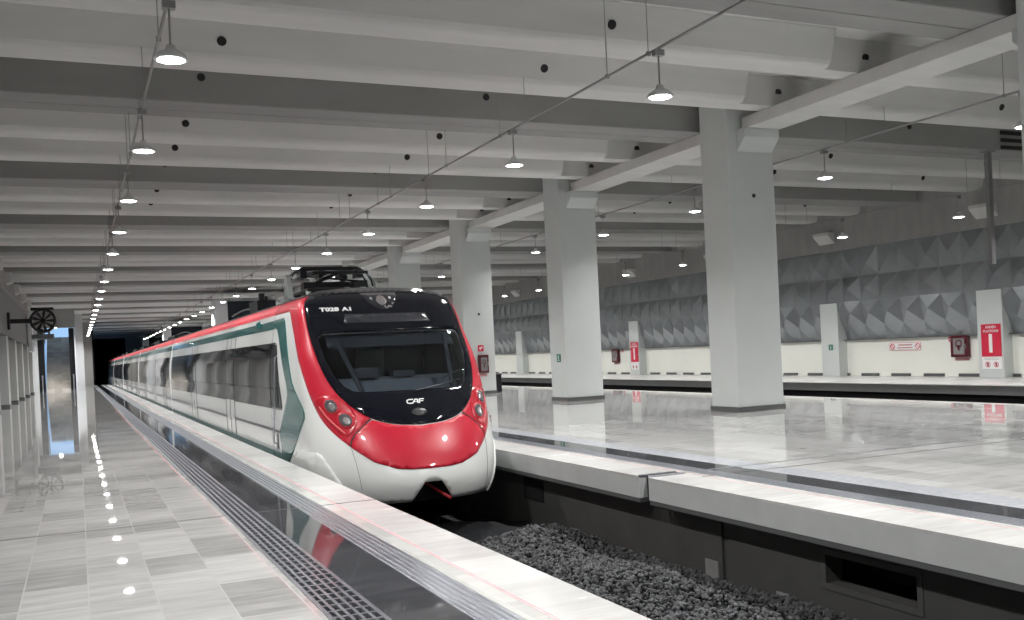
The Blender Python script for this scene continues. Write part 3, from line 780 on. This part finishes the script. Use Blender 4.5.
def inside(p, poly):
    x, y = p; c = False; n = len(poly)
    for i in range(n):
        x0, y0 = poly[i]; x1, y1 = poly[(i + 1) % n]
        if (y0 > y) != (y1 > y) and x < (x1 - x0) * (y - y0) / (y1 - y0) + x0: c = not c
    return c
def edge_dist(p, poly):
    best = 9; n = len(poly)
    for i in range(n):
        ax, ay = poly[i]; bx, by = poly[(i + 1) % n]; dx, dy = bx - ax, by - ay; l2 = dx * dx + dy * dy or 1e-9
        t = max(0, min(1, ((p[0] - ax) * dx + (p[1] - ay) * dy) / l2))
        best = min(best, math.hypot(p[0] - ax - t * dx, p[1] - ay - t * dy))
    return best
def dense(poly, step):
    out = []
    n = len(poly)
    for i in range(n):
        a, b_ = poly[i], poly[(i + 1) % n]; k = max(1, int(math.hypot(b_[0] - a[0], b_[1] - a[1]) / step + .5))
        for j in range(k): out.append((a[0] + (b_[0] - a[0]) * j / k, a[1] + (b_[1] - a[1]) * j / k))
    return out
def spline(pts, closed=False, sub=6):
    out = []; n = len(pts)
    for i in range(n if closed else n - 1):
        if closed: p0, p1, p2, p3 = (pts[(i + q) % n] for q in (-1, 0, 1, 2))
        else: p0, p1, p2, p3 = pts[max(0, i - 1)], pts[i], pts[i + 1], pts[min(n - 1, i + 2)]
        for k in range(sub):
            t = k / sub
            out.append(tuple(.5 * ((2 * p1[d]) + (-p0[d] + p2[d]) * t + (2 * p0[d] - 5 * p1[d] + 4 * p2[d] - p3[d]) * t * t + (-p0[d] + 3 * p1[d] - 3 * p2[d] + p3[d]) * t ** 3) for d in (0, 1)))
    if not closed: out.append(tuple(pts[-1]))
    return out
def mirror(half):              # half goes from the centre line outwards and back to it, s >= 0
    m_ = [(-s, z) for s, z in half[::-1] if s > 1e-6]
    return half + m_
def patch(name, poly, m, parent, off, holes=(), step=.06, rim=.012, to=None, smooth=True):
    """a panel of the body shell bounded by an outline given along (arc length, height)"""
    to = to or (lambda s, z, o: surf(s, z, o))
    pts = dense(poly, step * .8); faces = [list(range(len(pts)))]; allp = list(pts)
    hd = []
    for h in holes:
        q = dense(h, step * .8); faces.append(list(range(len(allp), len(allp) + len(q)))[::-1]); allp += q; hd.append(q)
    xs = [p[0] for p in pts]; zs = [p[1] for p in pts]
    gx = min(xs) + step / 2; row = 0
    while gx < max(xs):
        gz = min(zs) + step / 2 * (1 + row % 2 * .5)
        while gz < max(zs):
            p = (gx, gz)
            if inside(p, pts) and edge_dist(p, pts) > step * .35 and not any(inside(p, q) or edge_dist(p, q) < step * .35 for q in hd): allp.append(p)
            gz += step
        gx += step; row += 1
    res = delaunay_2d_cdt([Vector(p) for p in allp], [], faces, 2 if holes else 1, 1e-5)
    v2, e2, f2 = res[0], res[1], res[2]
    vs = [to(p.x, p.y, off) for p in v2]
    fs = [tuple(f) for f in f2]
    cnt = {}
    for f in fs:
        for i in range(len(f)):
            e = (f[i], f[(i + 1) % len(f)]); cnt[tuple(sorted(e))] = cnt.get(tuple(sorted(e)), []) + [e]
    back = {}
    rimf = []
    for k, v in cnt.items():
        if len(v) == 1:
            a, b_ = v[0]
            for q in (a, b_):
                if q not in back: back[q] = len(vs); vs.append(to(v2[q].x, v2[q].y, off - rim))
            rimf.append((b_, a, back[a], back[b_]))
    me = bpy.data.meshes.new(name); me.from_pydata([tuple(v) for v in vs], [], fs + rimf)
    # orientation: make the outer faces look along the shell normal
    f = me.polygons[len(fs) // 2]; c2 = [sum(v2[i][d] for i in f.vertices) / len(f.vertices) for d in (0, 1)]
    a_, b_ = Vector(to(c2[0], c2[1], 0)), Vector(to(c2[0], c2[1], .02))
    if f.normal.dot(b_ - a_) < 0: me.flip_normals()
    me.materials.append(m)
    for i, p in enumerate(me.polygons): p.use_smooth = smooth and i < len(fs)
    o = bpy.data.objects.new(name, me); C.objects.link(o)
    return adopt(o, parent)

YN = 17.45                       # where the moulded cab end meets the straight carriage body
MASK = [(0, 2.705), (.45, 2.70), (.85, 2.665), (1.10, 2.60), (1.235, 2.50), (1.27, 2.30), (1.29, 2.02), (1.275, 1.68), (1.22, 1.34), (1.10, 1.06), (.91, .84), (.66, .68), (.35, .60), (0, .575)]
mask_half = spline(MASK, sub=4); mask_poly = mirror(mask_half[:-1] + [mask_half[-1]])
GL = [(0, 2.0), (.60, 1.995), (1.08, 1.985), (1.15, 1.95), (1.165, 1.88), (1.14, 1.60), (1.07, 1.34), (.97, 1.17), (.86, 1.095), (.76, 1.075), (.4, 1.07), (0, 1.07)]
glass_poly = mirror(GL)
glass_hole = [(s * 1.0, z) for s, z in glass_poly]
glass_in = [(s * .985, 1.53 + (z - 1.53) * .985) for s, z in glass_poly]
# shell outline: bottom with the coupler notch, sides back to YN, open roof strip
def shell_outline():
    out = [(0, 2.762)]
    zt = 2.762
    out.append((s_of_y(YN, zt, 1), zt))
    z = zt
    for z in [2.74, 2.7, 2.65, 2.6, 2.5, 2.4, 2.2, 2.0, 1.5, 1.0, .5, 0, -.3, -.5]: out.append((s_of_y(YN, z, 1), z))
    zb = -.5
    out += [(2.2, -.62), (1.9, -.60), (1.5, -.55), (1.0, -.50), (.31, -.49), (.13, -.215), (0, -.213)]
    return mirror(out)
shell = patch('cab_shell', shell_outline(), M['white'], train, 0.0, holes=(glass_hole,), step=.075, rim=.03)
b = MB(); b.box(XC - .24, XC + .24, 15.9, YN, 2.72, 2.768); adopt(b.build('roof_ridge', M['roof']))
# white roof cover strip behind the mask, dark
roof_half = [(0, 2.745), (.5, 2.735), (.9, 2.70), (1.2, 2.635), (1.42, 2.605)] + [(s_of_y(YN, 2.605, 1), 2.605), (s_of_y(YN, 2.70, 1), 2.70), (s_of_y(YN, 2.755, 1), 2.755), (0.30, 2.757), (0, 2.757)]
# red surround
RED = [(0, -.03), (.30, -.022), (.50, 0), (.81, .105), (1.11, .32), (1.42, .60), (1.585, .90), (1.67, 1.36), (1.83, 1.88), (1.99, 2.25), (2.06, 2.36), (2.14, 2.40), (2.25, 2.41)]
red_half = spline(RED, sub=4) + [(s_of_y(YN, 2.41, 1), 2.41), (s_of_y(YN, 2.605, 1), 2.605), (1.30, 2.605), (1.20, 2.655), (.9, 2.70), (.45, 2.732), (0, 2.738)]
hood_half = [(0, -.03), (.30, -.022), (.50, 0), (.81, .105), (1.11, .32), (1.075, .39), (.98, .50), (.84, .60), (.70, .68), (.52, .62), (.35, .585), (0, .555)]
mask_inner = [(s * .985, 1.64 + (z - 1.64) * .985) for s, z in mask_poly]
HL = [(0, -.034), (.30, -.026), (.50, -.004), (.81, .10), (1.115, .318), (1.085, .395), (.99, .508), (.85, .61), (.73, .70)]
# the surround is one panel on each side, meeting above the mask
def side_red(sg):
    outer = spline(RED[4:], sub=4)
    p = outer + [(s_of_y(YN, 2.41, 1), 2.41), (s_of_y(YN, 2.605, 1), 2.605), (1.62, 2.605), (1.30, 2.605)]
    inner = [q for q in mask_half if q[1] <= 2.59 and q[0] >= .70]
    inner = [(s * .99, z) for s, z in inner]
    p += [(1.14, 2.60)] + inner + [(.72, .70), (.86, .60), (1.0, .50), (1.095, .39)]
    return [(sg * s, z) for s, z in p]
for sg in (-1, 1): patch('red_surround', side_red(sg), M['red'], train, .006, step=.055)
hood = patch('hood', mirror(hood_half), M['red'], train, .010, step=.06, rim=.02)
mask = patch('black_mask', mask_poly, M['black'], train, .012, holes=(glass_poly,), step=.06, rim=.02)
ws = patch('windshield', glass_in, M['glass'], train, .014, step=.06, rim=.006)
ws['label'] = 'tinted windshield glass'
# hood seams
for sg in (-1, 1):
    seam = [(1.095, .318), (1.115, .322), (1.085, .395), (.99, .508), (.85, .61), (.72, .70), (.705, .69), (.84, .60), (.975, .497), (1.068, .388)]
    patch('hood_seam', [(sg * s, z) for s, z in seam], M['seam'], train, .0115, step=.03, rim=.008)
    patch('apron_seam', [(sg * s, z) for s, z in ((1.10, .31), (1.106, .31), (1.02, -.50), (1.014, -.50))], M['grey_line'], train, .003, step=.05, rim=.006)
# destination screen, head lamp pod
patch('destination_screen', [(-.66, 2.275), (.66, 2.275), (.71, 2.13), (-.71, 2.13)], M['screen'], train, .016, step=.07, rim=.012)
pod = [(-.30, 2.635), (-.29, 2.58), (-.245, 2.49), (-.17, 2.40), (-.06, 2.35), (.06, 2.35), (.17, 2.40), (.245, 2.49), (.29, 2.58), (.30, 2.635)]
podo = patch('lamp_pod', pod, mat('black lamp pod glass', (.018, .02, .027), .06, coat=.8), train, .0145, step=.05, rim=.012)
def disc(name, s, z, r, off, m, parent, core=None, squash=1.0):
    return patch(name, [(s + r * math.cos(2 * PI * k / 26), z + r * squash * math.sin(2 * PI * k / 26)) for k in range(26)], m, parent, off, step=max(.02, r * .3), rim=.014)
disc('head_lamp', 0.0, 2.495, .085, .024, M['lens_core'], train, squash=1.0)
disc('marker_lamp', -.16, 2.53, .022, .022, M['grey_metal'], train)
disc('marker_lamp', .16, 2.54, .02, .022, M['white_text'], train)
for s in (.03, .09, .13, .17): disc('marker_lamp', s, 2.39 + (.05 if s > .15 else 0), .018, .022, M['lens_core'], train)
# headlight clusters
CLU = [(1.555, .93), (1.50, 1.0), (1.38, 1.045), (1.22, 1.06), (1.08, 1.02), (.97, .88), (.92, .74), (.95, .60), (1.03, .51), (1.13, .465), (1.24, .52), (1.38, .66), (1.50, .80)]
for sg in (-1, 1):
    poly = [(sg * s, z) for s, z in spline(CLU, True, 3)]
    cl = patch('headlight_housing', poly, M['deepred'], train, .012, step=.04, rim=.014)
    for s, z in ((1.25, .895), (1.08, .69)):
        rg = patch('lamp_ring', [(sg * s + .135 * math.cos(2 * PI * k / 28), z + .115 * math.sin(2 * PI * k / 28)) for k in range(28)], M['red'], cl, .022, step=.04, rim=.014)
        disc('headlight_lens', sg * s, z, .100, .028, M['lens'], cl, squash=.92)
        disc('headlight_core', sg * s + .012, z - .012, .055, .031, M['lens_core'], cl)
    st_ = [(1.475, .89), (1.40, .755), (1.27, .61), (1.15, .50), (1.135, .515), (1.25, .625), (1.375, .765), (1.455, .895)]
    patch('lamp_strip', [(sg * s, z) for s, z in st_], M['pinkline'], cl, .018, step=.03, rim=.01)
# lettering on the mask
def on_shell(s, z, off):
    p = Vector(surf(s, z, off)); n = Vector(normal(s, z)); t = (Vector(surf(s + .02, z)) - Vector(surf(s - .02, z))).normalized()
    u = n.cross(t).normalized()
    return Matrix(((t.x, u.x, n.x, p.x), (t.y, u.y, n.y, p.y), (t.z, u.z, n.z, p.z), (0, 0, 0, 1)))
for body_, s, w in (('T028', -.885, .105), ('A1', -.60, .105)):
    adopt(text_mesh(body_, w, 'unit_number', M['white_text'], None, on_shell(s, 2.362, .016), bold=.005, sx=1.35))
# maker's mark: joined C A F strokes
b = MB(); mm = on_shell(0.01, .895, .016)
def stroke(pts, w=.017):
    for i in range(len(pts) - 1): bar2(b, mm, *pts[i], *pts[i + 1], w, 0, .005)
stroke([(-.03, .038), (-.10, .038), (-.128, .022), (-.136, -.012), (-.118, -.034), (-.05, -.034)], .019)
stroke([(-.05, -.034), (.0, .038), (.034, .038), (.030, -.038)], .019); stroke([(-.02, -.008), (.03, -.008)], .015)
stroke([(.052, -.038), (.068, .038), (.142, .038)], .019); stroke([(.06, .002), (.124, .002)], .016)
adopt(b.build('maker_mark', M['white_text']))
patch('camera_grille', [(.02 + .12 * math.cos(2 * PI * k / 20), .745 + .055 * math.sin(2 * PI * k / 20)) for k in range(20)], mat('charcoal grille', (.014, .014, .016), .45), train, .016, step=.04, rim=.01)
# cab interior behind the glass
b = MB()
b.box(XC - 1.18, XC + 1.18, 16.7, 16.75, .4, 2.35); b.box(XC - 1.18, XC + 1.18, 14.6, 16.7, .35, .4); b.box(XC - 1.16, XC + 1.16, 15.3, 16.7, 2.3, 2.35)
b.box(XC - 1.22, XC - 1.19, 15.35, 16.7, .4, 2.3); b.box(XC + 1.19, XC + 1.22, 15.35, 16.7, .4, 2.3)
adopt(b.build('cab_interior', M['cab_dark']))
b = MB(); pr = [(14.28, 1.02), (14.75, 1.22), (14.95, 1.28), (15.1, 1.10), (15.1, .6), (14.4, .6)]
b.prism_x(pr, XC - .95, XC + 1.0); adopt(b.build('dashboard', M['cab_grey'], bevel=.02))
b = MB(); b.box(XC + .0, XC + .35, 14.75, 14.95, 1.27, 1.36); b.box(XC - .6, XC - .25, 14.72, 14.95, 1.27, 1.42); adopt(b.build('console', M['cab_dark']))
b = MB(); b.box(XC - .25, XC + .25, 15.6, 16.05, .95, 1.05); b.box(XC - .24, XC + .24, 16.0, 16.12, 1.05, 1.75); b.box(XC - .06, XC + .06, 15.75, 15.9, .4, .95); adopt(b.build('driver_seat', M['cab_grey'], bevel=.03))
patch('roller_blind', [(-1.05, 1.985), (1.05, 1.985), (1.06, 1.80), (-1.06, 1.80)], M['blind'], train, -.06, step=.08, rim=.01)
for s0, s1 in ((-.94, -.86), (.88, .96)):
    patch('window_pillar', [(s0, 1.98), (s1, 1.98), (s1 * .80, 1.1), (s0 * .80, 1.1)], M['cab_dark'], train, -.05, step=.06, rim=.02)
# wiper at rest
b = MB(); b.tube([surf(.05, 1.04, .03), surf(.45, 1.10, .035), surf(.85, 1.17, .035)], .010, 6); b.tube([surf(.55, 1.20, .025), surf(.98, 1.34, .025)], .008, 6); adopt(b.build('wiper', M['black_metal']))
# green arrow band and side window next to the cab
def side_to(y, z, off, sg=-1): return surf(s_of_y(max(y, 13.0), z, sg), z, off)
for sg in (-1, 1):
    def toS(a, z, o, sg=sg): return surf(sg * a, z, o)
    sY = lambda y, z: s_of_y(y, z, 1)
    GREEN = [(sY(YN, 2.315), 2.315), (2.62, 2.33), (2.53, 2.28), (2.50, 2.10), (2.49, 1.26), (2.36, 1.10), (2.05, .86), (2.0, .78), (2.06, .70), (3.95, -.11), (sY(YN, -.11), -.11), (sY(YN, .03), .03), (4.40, .03), (4.36, .12), (4.30, .40), (3.30, .92), (3.06, 1.06), (2.99, 1.20), (3.12, 1.8), (3.20, 2.06), (3.26, 2.14), (3.4, 2.16), (sY(YN, 2.16), 2.16)]
    patch('green_band', GREEN, M['teal'], train, .005, step=.06, to=toS)
    WIN = [(sY(YN, 1.92), 1.92), (3.50, 1.92), (3.40, 1.88), (3.42, 1.75), (3.72, .82), (3.80, .77), (sY(YN, .77), .77)]
    patch('side_window', WIN, M['window'], train, .004, step=.06, to=toS)
    patch('body_groove', [(4.25, .41), (sY(YN, .42), .42), (sY(YN, .37), .37), (4.27, .37)], M['grey_line'], train, .003, step=.05, to=toS)
    b = MB(); b.tube([surf(sg * sY(16.72, 1.70), 1.70, .0), surf(sg * sY(16.74, 1.66), 1.66, .05), surf(sg * sY(17.06, .2), .2, .05), surf(sg * sY(17.08, .16), .16, .0)], .014, 8); adopt(b.build('grab_rail', M['steel']))
    patch('door_edge', [(sY(16.55, 2.1), 2.1), (sY(16.575, 2.1), 2.1), (sY(16.6, 1.95), 1.95), (sY(16.575, 1.95), 1.95)], M['grey_line'], train, .006, step=.05, to=toS)
    patch('door_handle_recess', [(sY(16.86, .36), .36), (sY(16.98, .36), .36), (sY(17.06, .09), .09), (sY(16.9, .09), .09)], M['grey_line'], train, .006, step=.05, to=toS)
    # raised fairing low on the side
    FAIR = [(1.40, -.19), (1.60, .06), (1.74, .20), (1.84, .225), (2.4, .21), (3.05, .17), (3.45, -.0), (3.8, -.13), (4.0, -.35), (4.0, -.49), (2.2, -.61), (1.9, -.59), (1.5, -.54), (1.24, -.52)]
    patch('side_fairing', FAIR, M['white'], train, .018, step=.06, rim=.04, to=toS)
# coupler recess, underframe
b = MB(); b.box(XC - .5, XC + .5, 13.55, 14.6, -.55, -.1); adopt(b.build('coupler_recess', M['void']))
b = MB(); b.tube([(XC - .02, 13.5, -.26), (XC + .10, 13.25, -.36), (XC + .235, 13.02, -.475)], .022, 8); adopt(b.build('coupler_bar', M['bar_red']))
b = MB(); b.box(XC - 1.05, XC + 1.05, 14.9, 119.2, -.9, -.42); adopt(b.build('underframe', M['void']))
for yb in (18.5, 35.3, 40.2):
    b = MB()
    for dy in (-1.1, 1.1):
        for s in (-.78, .78): b.cyl((XC + s - .06, yb + dy, -.68), (XC + s + .06, yb + dy, -.68), .42, 24)
        b.cyl((XC - .9, yb + dy, -.68), (XC + .9, yb + dy, -.68), .08, 10)
    b.box(XC - 1.0, XC - .85, yb - 1.6, yb + 1.6, -.8, -.55); b.box(XC + .85, XC + 1.0, yb - 1.6, yb + 1.6, -.8, -.55)
    adopt(b.build('bogie', M['black_metal']))
b = MB(); b.prism_x([(14.0, -.6), (14.35, -.95), (14.5, -.95), (14.3, -.6)], XC - 1.0, XC + 1.0); adopt(b.build('track_guard', M['black_metal']))

# carriages
ZL = [-.5 + .05 * i for i in range(65)] + [2.765]
def hwz(z): return cab_section(z)[2]
def strip(b, y0, y1, z0, z1, sg, off, thick=.02, mi=0, skew=0.0):
    n = max(1, int((z1 - z0) / .05)); zs = [z0 + (z1 - z0) * i / n for i in range(n + 1)]
    vs = []
    for z in zs:
        sk = skew * (z - z0)
        for o in (off, off - thick):
            x = XC + sg * (hwz(z) + o); vs += [(x, y0 + sk, z), (x, y1 + sk, z)]
    fs = []
    for i in range(n):
        a = 4 * i; c = a + 4
        fs += [(a, a + 1, c + 1, c), (a, c, c + 2, a + 2), (a + 1, a + 3, c + 3, c + 1)]
    fs += [(0, 2, 3, 1), (4 * n, 4 * n + 1, 4 * n + 3, 4 * n + 2)]
    b.add(vs, fs, mi)
EDGE = [YN, 37.75, 58.2, 78.6, 99.0, 119.3]
car_names = ['carriage'] * 5
for ci in range(5):
    y0, y1 = EDGE[ci], EDGE[ci + 1]
    if ci: y0 += .28
    if ci < 4: y1 -= .28
    pr = [(XC + hwz(z), z) for z in ZL] + [(XC - hwz(z), z) for z in ZL[::-1]]
    b = MB(); b.prism_y(pr, y0 + .002, y1); car = adopt(b.build('carriage', M['white']))
    b = MB(); pr2 = [(XC + hwz(z) + .012, z) for z in (2.60, 2.64, 2.71, 2.75, 2.765)]; pr2 = pr2 + [(2 * XC - x, z) for x, z in pr2[::-1]]
    b.prism_y(pr2, y0, y1); adopt(b.build('roof_panel', M['roof']), car)
    nodoor = []
    L_ = y1 - y0
    for sg in (-1, 1):
        b = MB(); strip(b, y0, y1, 2.41, 2.61, sg, .006); adopt(b.build('red_stripe', M['red_side']), car)
        b = MB(); strip(b, y0, y1, 2.16, 2.315, sg, .005); adopt(b.build('green_stripe', M['teal']), car)
        b = MB(); strip(b, y0, y1, -.11, .03, sg, .005); adopt(b.build('sill_stripe', M['teal_light']), car)
        b = MB(); strip(b, y0, y1, .37, .42, sg, .003); adopt(b.build('body_groove', M['grey_line']), car)
        doors = [y0 + L_ * q for q in (.25, .62)] if ci == 0 else [y0 + L_ * q for q in (.12, .40, .72)]
        cuts = []
        for d in doors: cuts += [d - .65, d + .65]
        edges = [y0 + (.0 if ci == 0 else .25)] + cuts + [y1 - .25]
        for k in range(0, len(edges), 2):
            w0, w1 = edges[k], edges[k + 1]; nw = max(1, round((w1 - w0) / 2.4))
            for q in range(nw):
                b = MB(); a = w0 + (w1 - w0) * q / nw; c = w0 + (w1 - w0) * (q + 1) / nw
                strip(b, a + (.0 if (ci == 0 and k == 0 and q == 0) else .012), c - .012, .77, 1.92, sg, .005); adopt(b.build('window', M['window']), car)
        for d in doors:
            b = MB()
            strip(b, d - .64, d - .005, .06, 2.12, sg, .004); strip(b, d + .005, d + .64, .06, 2.12, sg, .004)
            dr = adopt(b.build('door', M['white']), car)
            # panes and seams ride in the leaf mesh
            b = MB()
            for a, c in ((d - .60, d - .03), (d + .03, d + .60)): strip(b, a, c, .79, 1.92, sg, .010)
            w_ = adopt(b.build('door_pane', M['window']), car)
            b = MB()
            for yy in (d - .66, d - .006, d + .645): strip(b, yy, yy + .013, .02, 2.14, sg, .011)
            adopt(b.build('door_seam', M['grey_line']), car)
    if ci < 4:
        b = MB()
        for q in range(7): b.box(XC - 1.15, XC + 1.15, y1 + .02 + q * .078, y1 + .06 + q * .078, -.2, 2.45)
        b.box(XC - 1.1, XC + 1.1, y1, y1 + .56, -.15, 2.4); adopt(b.build('gangway_bellows', M['black_metal']), car)
        b = MB()
        strip(b, y1 - .015, y1 + .06, -.2, 2.6, -1, .02); strip(b, y1 - .015, y1 + .06, -.2, 2.6, 1, .02); adopt(b.build('end_frame', M['pier']), car)
    ya = [] if ci == 0 else [(y0 + 4, y0 + 7.5), (y1 - 7.5, y1 - 4)]
    for a, c in ya:
        b = MB(); b.box(XC - .85, XC + .85, a, c, 2.74, 2.88); adopt(b.build('roof_unit', M['black_metal'], bevel=.04), car)
# marker bump on the green band
b = MB(); b.cyl((XC - hwz(2.26) - .05, 18.95, 2.29), (XC - hwz(2.26) + .02, 18.95, 2.29), .05, 16, r2=.09); adopt(b.build('door_lamp', M['teal']))
# roof over the cab
b = MB()
zs_ = (2.607, 2.64, 2.68, 2.71, 2.74, 2.755)
loops = []
for z in zs_:
    yc, D, hw, n = cab_section(z); se = s_of_y(YN, z, 1)
    loops.append([surf(s, z, .010) for s in [-se + 2 * se * i / 60 for i in range(61)]])
vs = [p for l in loops for p in l]; fs = [(j * 61 + i, j * 61 + i + 1, (j + 1) * 61 + i + 1, (j + 1) * 61 + i) for j in range(len(zs_) - 1) for i in range(60)]
b.add(vs, fs); adopt(b.build('cab_roof', M['black'], smooth=True))
# pantograph: folded, on insulators
pg = 18.45
b = MB()
for x in (-.62, .62):
    b.cyl((XC + x, pg - .75, 2.88), (XC + x, pg + .95, 2.88), .035, 8)
for y in (-.75, 0, .95): b.cyl((XC - .62, pg + y, 2.88), (XC + .62, pg + y, 2.88), .03, 8)
b.box(XC - .35, XC + .30, pg - .2, pg + .35, 2.86, 3.06); b.box(XC - .62, XC - .32, pg - .35, pg - .05, 2.8, 3.05); b.box(XC + .36, XC + .62, pg - .3, pg, 2.8, 3.08)
pb = adopt(b.build('pantograph_base', M['black_metal']))
b = MB()
for x in (-.62, .62):
    for y in (-.7, .9):
        for q in range(4): b.cyl((XC + x, pg + y, 2.74 + q * .032), (XC + x, pg + y, 2.765 + q * .032), .06 - .004 * q, 12)
adopt(b.build('insulator', M['insulator']), pb)
b = MB()
b.tube([(XC - .3, pg + .9, 2.98), (XC - .2, pg - .3, 3.14), (XC - .05, pg - .7, 3.2)], .04, 8); b.tube([(XC + .3, pg + .9, 2.98), (XC + .2, pg - .3, 3.14), (XC + .05, pg - .7, 3.2)], .04, 8)
b.tube([(XC - .5, pg - .7, 3.2), (XC - .42, pg + .2, 3.26), (XC - .38, pg + .8, 3.3)], .028, 8); b.tube([(XC + .5, pg - .7, 3.2), (XC + .42, pg + .2, 3.26), (XC + .38, pg + .8, 3.3)], .028, 8)
b.tube([(XC - .5, pg - .7, 3.2), (XC + .5, pg - .7, 3.2)], .03, 8); b.tube([(XC - .4, pg + .8, 3.3), (XC + .4, pg + .8, 3.3)], .028, 8)
b.tube([(XC - .45, pg + .1, 3.0), (XC + .45, pg + .1, 3.0)], .05, 8); b.tube([(XC - .4, pg - .45, 3.05), (XC + .4, pg + .75, 3.26)], .018, 6); b.tube([(XC + .4, pg - .45, 3.05), (XC - .4, pg + .75, 3.26)], .018, 6)
adopt(b.build('pantograph_arm', M['black_metal']), pb)
b = MB()
for dy in (.05, .42):
    pts = [(XC - .83, pg + dy, 2.98), (XC - .80, pg + dy, 3.10), (XC - .72, pg + dy, 3.24), (XC - .58, pg + dy, 3.335)] + [(XC - .58 + 1.16 * q / 8, pg + dy, 3.345 + .015 * math.sin(PI * q / 8)) for q in range(1, 8)] + [(XC + .58, pg + dy, 3.335), (XC + .72, pg + dy, 3.24), (XC + .80, pg + dy, 3.10), (XC + .83, pg + dy, 2.98)]
    b.tube(pts, .02, 8)
for x in (-.55, .55): b.box(XC + x - .03, XC + x + .03, pg + .02, pg + .45, 3.30, 3.335)
b.box(XC - .55, XC + .55, pg + .03, pg + .07, 3.345, 3.375); b.box(XC - .55, XC + .55, pg + .40, pg + .44, 3.345, 3.375)
for x in (-.55, -.2, .2, .55): b.box(XC + x - .06, XC + x + .06, pg - .05, pg + .3, 3.15, 3.3)
adopt(b.build('collector_head', M['black_metal']), pb)
for sx in (-1, 1):
    b = MB(); b.tube([(XC + sx * .72, pg + .2, 3.27), (XC + sx * .86, pg + .2, 3.16), (XC + sx * .93, pg + .2, 2.99)], .014, 6); adopt(b.build('horn', M['grey_metal']), pb)
    b = MB(); b.tube([(XC + sx * .66, pg - .2, 3.20), (XC + sx * .78, pg - .2, 3.10), (XC + sx * .82, pg - .2, 2.96)], .014, 6); adopt(b.build('horn', M['grey_metal']), pb)
b = MB(); b.box(XC - .98, XC - .80, 18.2, 18.6, 2.70, 2.8)
b.prism_x([(18.1, 2.74), (18.55, 2.74), (18.5, 3.16), (18.42, 3.22), (18.3, 3.16)], XC - .90, XC - .82); adopt(b.build('surge_arrester', M['grey_metal']))
b = MB(); b.box(XC - .9, XC - .5, 21.6, 22.6, 2.72, 2.95); b.cyl((XC - .75, 21.9, 2.9), (XC - .75, 21.9, 3.12), .07, 12); b.cyl((XC - .6, 22.3, 2.9), (XC - .6, 22.3, 3.08), .06, 12); adopt(b.build('roof_breaker', M['black_metal']))
b = MB(); b.box(XC + .05, XC + .5, 17.7, 18.1, 2.75, 2.83); b.cyl((XC + .12, 17.8, 2.8), (XC + .12, 17.8, 2.92), .06, 12); b.cyl((XC + .42, 17.8, 2.8), (XC + .42, 17.8, 2.92), .06, 12); adopt(b.build('roof_bracket', M['insulator']))

# ------------------------------------------------------------------ world and view
w = bpy.data.worlds.new('open sky'); bpy.context.scene.world = w; w.use_nodes = True
nt = w.node_tree; bg = nt.nodes['Background']
tc = nt.nodes.new('ShaderNodeTexCoord'); sp = nt.nodes.new('ShaderNodeSeparateXYZ'); nt.links.new(tc.outputs['Generated'], sp.inputs[0])
rp = nt.nodes.new('ShaderNodeValToRGB'); nt.links.new(sp.outputs['Z'], rp.inputs[0])
rp.color_ramp.elements[0].color = (.36, .62, 1.0, 1); rp.color_ramp.elements[1].color = (.55, .75, 1.0, 1)
rp.color_ramp.elements[0].position = .0; rp.color_ramp.elements[1].position = .5
nt.links.new(rp.outputs[0], bg.inputs['Color']); bg.inputs['Strength'].default_value = 1.0
sc = bpy.context.scene
sc.view_settings.view_transform = 'Standard'; sc.view_settings.look = 'None'; sc.view_settings.gamma = 1.0
sc.view_settings.use_curve_mapping = False; sc.view_settings.exposure = 0.0
sc.cycles.use_denoising = True; sc.cycles.max_bounces = 8; sc.cycles.diffuse_bounces = 4; sc.cycles.glossy_bounces = 4
sc.cycles.transparent_max_bounces = 8; sc.cycles.sample_clamp_indirect = 6; sc.cycles.caustics_reflective = False; sc.cycles.caustics_refractive = False
